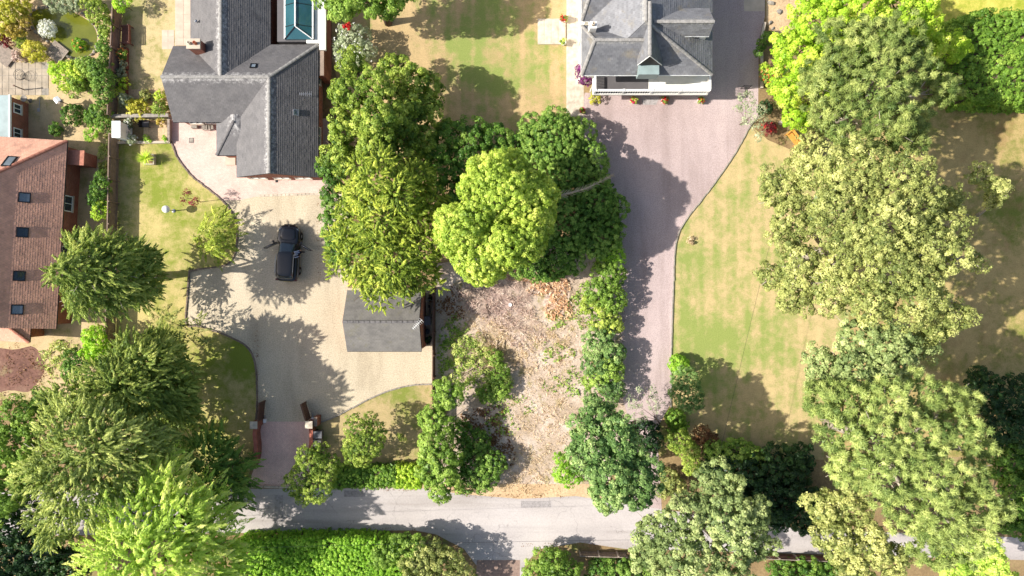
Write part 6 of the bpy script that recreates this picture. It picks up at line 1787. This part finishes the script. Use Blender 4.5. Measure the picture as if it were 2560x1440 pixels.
up3 = thing('utility_pole', (pe.x, pe.y, 0), 'wooden utility pole beyond the lime maple', 'pole')
mb = MB(); mb.tube([(pe.x, pe.y, -.3), (pe.x, pe.y, 7.2)], [.14, .1], 8); mb.build('shaft', wood_grey, up3)
def cable(a, b, sag, label):
    pts = [a.lerp(b, i / 24) - Vector((0, 0, sag * 4 * (i / 24) * (1 - i / 24))) for i in range(25)]
    mb = MB(); mb.tube(pts, .009, 5); mb.solo('overhead_cable', dark_metal, label, 'cable', 'overhead cables', base=(a.x, a.y, 0))
cable(Vector((pc.x, pc.y - .4, 7.05)), Vector((pd.x, pd.y, 7.1)), .9, 'overhead cable running along the road')
cable(Vector((pc.x, pc.y + .4, 7.05)), Vector((pe.x, pe.y, 7.1)), .7, 'overhead cable crossing the right-hand lawn')
# ------------------------------------------------------------------ the car and its driver
def loft(secs, closed_ends=True):
    """secs: list of equal-length closed rings"""
    mb = MB(); k = len(secs[0])
    for s in secs: mb.v += [tuple(p) for p in s]
    for i in range(len(secs) - 1):
        for j in range(k):
            a = i * k; b = a + k
            mb.f.append((a + j, a + (j + 1) % k, b + (j + 1) % k, b + j))
    if closed_ends:
        mb.f.append(tuple(range(k))[::-1]); mb.f.append(tuple(range((len(secs) - 1) * k, len(secs) * k)))
    return mb

def part(mb, name, mat, parent, sub=0, smooth=True):
    me = bpy.data.meshes.new(name); me.from_pydata([tuple(v) for v in mb.v], [], mb.f)
    bm = bmesh.new(); bm.from_mesh(me); bmesh.ops.recalc_face_normals(bm, faces=bm.faces[:]); bm.to_mesh(me); bm.free()
    o = link(name, me, mat, parent)
    if smooth:
        for p in me.polygons: p.use_smooth = True
    if sub:
        s = o.modifiers.new('sub', 'SUBSURF'); s.levels = s.render_levels = sub
    return o

cc = P(719, 632, 0.9)
car = thing('parked_car', (cc.x, cc.y, 0.011), 'black estate car parked on the tan gravel with both front doors open', 'car')
car.rotation_euler = (0, 0, R(-3.0))
# local: +Y forward, metres
st = [(-2.36, .50, .52, .86), (-2.30, .72, .42, .98), (-2.0, .92, .30, 1.06), (-1.4, .94, .26, 1.04), (-.40, .94, .26, 1.02), (-.36, .94, .26, 1.02), (.78, .94, .26, 1.0), (.82, .94, .26, 1.0), (1.4, .93, .28, .98), (1.95, .88, .30, .92), (2.18, .74, .38, .84), (2.34, .46, .48, .74)]
secs = []
for (y, w, z0, z1) in st:
    notch = -.38 < y < .80
    ws = w * (.70 if notch else 1.0)
    zs = .42 if notch else .60
    secs.append([(-w * .9, y, z0), (-w, y, zs - .02), (-ws, y, zs), (-ws * .99, y, z1 - .14), (-ws * .93, y, z1), (-ws * .45, y, z1 + .035), (ws * .45, y, z1 + .035), (ws * .93, y, z1), (ws * .99, y, z1 - .14), (ws, y, zs), (w, y, zs - .02), (w * .9, y, z0)])
body = part(loft(secs), 'body', car_black, car, 2)
cab = []
for (y, w, z0, wt, zt) in ((-2.2, .74, 1.0, .66, 1.10), (-1.95, .80, 1.02, .60, 1.42), (-1.7, .82, 1.0, .58, 1.55), (-.9, .84, 1.0, .60, 1.60), (-.2, .84, 1.0, .60, 1.58), (.1, .82, 1.0, .58, 1.48), (.55, .78, 1.0, .64, 1.2), (.92, .72, .98, .66, 1.02)):
    cab.append([(-w, y, z0), (-wt, y, zt - .03), (-wt * .6, y, zt), (wt * .6, y, zt), (wt, y, zt - .03), (w, y, z0)])
part(loft(cab), 'windows', glass_dark, car, 1)
roof = []
for (y, w, z) in ((-2.0, .50, 1.44), (-1.85, .59, 1.53), (-1.5, .64, 1.60), (-.9, .66, 1.635), (-.15, .64, 1.605), (.08, .60, 1.535)):
    roof.append([(-w, y, z - .05), (-w, y, z - .012), (-w * .5, y, z + .012), (w * .5, y, z + .012), (w, y, z - .012), (w, y, z - .05)])
part(loft(roof), 'roof_panel', car_black, car, 2)
bon = []
for (y, w, z) in ((.98, .70, 1.035), (1.4, .69, 1.03), (1.85, .62, .985), (2.08, .52, .93)):
    bon.append([(-w, y, z - .05), (-w, y, z), (-w * .45, y, z + .03), (w * .45, y, z + .03), (w, y, z), (w, y, z - .05)])
part(loft(bon), 'bonnet', car_black, car, 1)
for s in (-1, 1):
    mb = MB(); mb.tube([(s * .68, -1.75, 1.52), (s * .71, -1.5, 1.60), (s * .73, -.9, 1.64), (s * .72, -.35, 1.61), (s * .69, -.15, 1.56)], .022, 6); part(mb, 'roof_rail', steel, car)
    mb = MB(); mb.tube([(s * .955, -2.0, .98), (s * .955, -1.2, 1.0), (s * .955, -.42, 1.0)], .016, 5); part(mb, 'window_trim', steel, car)
    mb = MB(); mb.v = [(s * .45, 2.24, .76), (s * .78, 2.05, .82), (s * .84, 1.85, .88), (s * .72, 1.95, .93), (s * .46, 2.16, .86)]; mb.v += [(x * .97, y - .05, z - .04) for x, y, z in mb.v]
    mb.f = [(0, 1, 2, 3, 4), (9, 8, 7, 6, 5)] + [(i, (i + 1) % 5, 5 + (i + 1) % 5, 5 + i) for i in range(5)]; part(mb, 'headlight', glass_sky, car, 0, False)
    mb = MB(); mb.box((s * .72, -2.22, .86), (.3, .16, .14)); part(mb, 'tail_light', plain('tail_red', lin(84, 18, 18), .3), car, 0, False)
    # open front door, hinged at its front edge
    h = Vector((s * .93, .80, 0)); an = R(62)
    d = Vector((s * math.sin(an), -math.cos(an), 0)); e = Vector((d.y, -d.x, 0))
    mb = MB()
    for off in (-.05, .05):
        for t, z in ((0, .40), (1.1, .40), (1.12, 1.02), (0, 1.0)):
            q = h + d * t + e * off; mb.v.append((q.x, q.y, z))
    mb.f = [(0, 1, 2, 3), (7, 6, 5, 4), (0, 4, 5, 1), (1, 5, 6, 2), (2, 6, 7, 3), (3, 7, 4, 0)]
    dr = part(mb, 'door', car_black, car, 0, False)
    mb = MB(); q0 = h + d * .1; mb.tube([(*(h + d * .05).xy, 1.02), (*(h + d * .55 - Vector((s * .08, 0, 0))).xy, 1.42), (*(h + d * 1.08 - Vector((s * .08, 0, 0))).xy, 1.40), (*(h + d * 1.1).xy, 1.02)], .025, 6); part(mb, 'window_frame', black_paint, dr)
    mb = MB(); mb.tube([(*(h + d * .12).xy, 1.035), (*(h + d * 1.08).xy, 1.045)], .018, 5); part(mb, 'window_trim', steel, dr)
    q = h + d * .16 + e * (-.16 * s); mb = MB(); mb.box((q.x, q.y, 1.08), (.14, .22, .15), math.atan2(d.y, d.x)); o = part(mb, 'mirror', car_black, dr, 0, False); b_ = o.modifiers.new('b', 'BEVEL'); b_.width = .03
    for yy in (-1.42, 1.42):
        mb = MB(); mb.lathe((0, 0, 0), [(.2, -.1), (.33, -.11), (.345, -.06), (.345, .06), (.33, .11), (.2, .1)], 20)
        mb.v = [(s * .84 + v[2], yy + v[0], .345 + v[1]) for v in mb.v]; wh = part(mb, 'wheel', rubber, car)
        mb = MB(); mb.lathe((0, 0, 0), [(.21, -.09), (.21, .09), (.05, .115)], 14); mb.v = [(s * .84 + s * v[2], yy + v[0], .345 + v[1]) for v in mb.v]; part(mb, 'rim', steel, wh)
    mb = MB(); mb.box((s * .40, -.05, .62), (.5, .52, .2)); mb.box((s * .40, -.34, .95), (.48, .14, .66), 0, Matrix.Rotation(R(-12), 3, 'X')); mb.box((s * .40, -.42, 1.32), (.24, .1, .16)); o = part(mb, 'seat', plain('seat_leather', lin(150, 152, 158), .5), car, 0, False)
mb = MB(); mb.box((0, .86, .9), (1.3, .2, .2)); part(mb, 'dashboard', black_paint, car, 0, False)
mb = MB(); mb.tube([(.4 + .18 * math.cos(t * math.pi / 8), .5 + .07 * math.sin(t * math.pi / 8), .95 + .17 * math.sin(t * math.pi / 8)) for t in range(17)], .018, 6, False); part(mb, 'steering_wheel', rubber, car)
mb = MB(); mb.box((0, 2.33, .62), (.9, .06, .22)); part(mb, 'grille', black_paint, car, 0, False)
mb = MB(); mb.lathe((0, 0, 0), [(.07, 0), (.07, .02), (.02, .03)], 12); mb.v = [(v[0], 2.2 + v[2], .83 + v[1]) for v in mb.v]; part(mb, 'badge', steel, car)
mb = MB(); mb.box((0, -2.36, .66), (.52, .02, .11)); part(mb, 'number_plate', plain('plate_yellow', lin(220, 190, 60), .5), car, 0, False)

# driver sitting sideways in the right-hand seat, one leg out
per = thing('person', car.location, 'person in a pale blue shirt sitting in the open driver seat, one leg out', 'person')
per.rotation_euler = car.rotation_euler
def skin_body(name, verts, edges, radii, mat, parent, sub=2):
    me = bpy.data.meshes.new(name); me.from_pydata(verts, edges, [])
    o = link(name, me, mat, parent)
    sm = o.modifiers.new('skin', 'SKIN')
    sk = me.skin_vertices[0].data if len(me.skin_vertices) else None
    if sk is None:
        bpy.context.view_layer.objects.active = o
        bm = bmesh.new(); bm.from_mesh(me); bm.verts.layers.skin.verify(); bm.to_mesh(me); bm.free(); sk = me.skin_vertices[0].data
    for i, r in enumerate(radii): sk[i].radius = (r, r)
    sk[0].use_root = True
    s = o.modifiers.new('sub', 'SUBSURF'); s.levels = s.render_levels = sub
    return o
shirt = plain('pale_shirt', lin(176, 190, 220), .85); trous = plain('dark_trousers', lin(34, 34, 46), .9); skinm = plain('skin', lin(200, 150, 122), .6); hairm = plain('dark_hair', lin(46, 34, 26), .7)
# body: pelvis, spine, chest, neck, head / arms / legs - one continuous skin
V = [(.56, -.12, .80), (.58, -.14, 1.0), (.60, -.12, 1.2), (.61, -.09, 1.34), (.63, -.06, 1.42), (.65, -.03, 1.52),
     (.66, .08, 1.27), (.78, .14, 1.08), (.92, .22, 1.0), (.98, .25, .99), (.60, -.3, 1.27), (.70, -.36, 1.05), (.88, -.28, .96), (.95, -.25, .95),
     (.66, .02, .80), (.98, .12, .80), (1.06, .14, .40), (1.09, .15, .10), (1.20, .17, .06),
     (.62, -.22, .79), (.86, -.04, .79), (.94, .02, .50), (.95, .03, .40)]
E = [(0, 1), (1, 2), (2, 3), (3, 4), (4, 5), (2, 6), (6, 7), (7, 8), (8, 9), (2, 10), (10, 11), (11, 12), (12, 13), (0, 14), (14, 15), (15, 16), (16, 17), (17, 18), (0, 19), (19, 20), (20, 21), (21, 22)]
RD = [.14, .14, .16, .07, .075, .10, .065, .05, .038, .03, .065, .05, .038, .03, .095, .075, .055, .045, .045, .095, .075, .055, .045]
body_m = nodes_of('clothed_body')
_m, _t, _o = body_m
tc = N(_t, 'ShaderNodeTexCoord'); sx = N(_t, 'ShaderNodeSeparateXYZ'); L(_t, tc.outputs['Object'], sx.inputs[0])
sh = ramp(_t, sx.outputs[2], [(0.0, lin(34, 34, 46)), (.84, lin(176, 190, 220)), (1.0, lin(176, 190, 220))], 'CONSTANT')
fac = mth(_t, 'GREATER_THAN', sx.outputs[2], 1.345)
principled(_t, _o, mixc(_t, fac, sh, lin(200, 150, 122)), .8)
skin_body('body', V, E, RD, _m, per)
bm = bmesh.new(); bmesh.ops.create_uvsphere(bm, u_segments=16, v_segments=10, radius=.118)
for v in list(bm.verts):
    if v.co.z < -.02 and v.co.x > -.02: bm.verts.remove(v)
me = bpy.data.meshes.new('hair'); bm.to_mesh(me); bm.free(); link('hair', me, hairm, per, (.645, -.035, 1.525))
for (hx, hy, hz) in ((.98, .25, .99), (.95, -.25, .95)):
    hv = [(hx, hy, hz), (hx + .06, hy, hz - .01)]; he = [(0, 1)]; hr = [.032, .034]
    for i, off in enumerate((-.03, -.01, .01, .03)):
        n = len(hv); ln_ = (.065, .08, .075, .06)[i]
        hv += [(hx + .10, hy + off, hz - .015), (hx + .10 + ln_ * .5, hy + off, hz - .02), (hx + .10 + ln_ * .85, hy + off, hz - .045)]; he += [(1, n), (n, n + 1), (n + 1, n + 2)]; hr += [.010, .009, .008]
    n = len(hv); hv += [(hx + .03, hy + .05, hz), (hx + .07, hy + .065, hz - .02)]; he += [(0, n), (n, n + 1)]; hr += [.012, .009]
    skin_body('hand', hv, he, hr, skinm, per, 1)
print('LEAVES', LEAFCOUNT[0], 'OBJECTS', len(bpy.data.objects), 'TRIS', sum(len(m.polygons) for m in bpy.data.meshes) * 2)
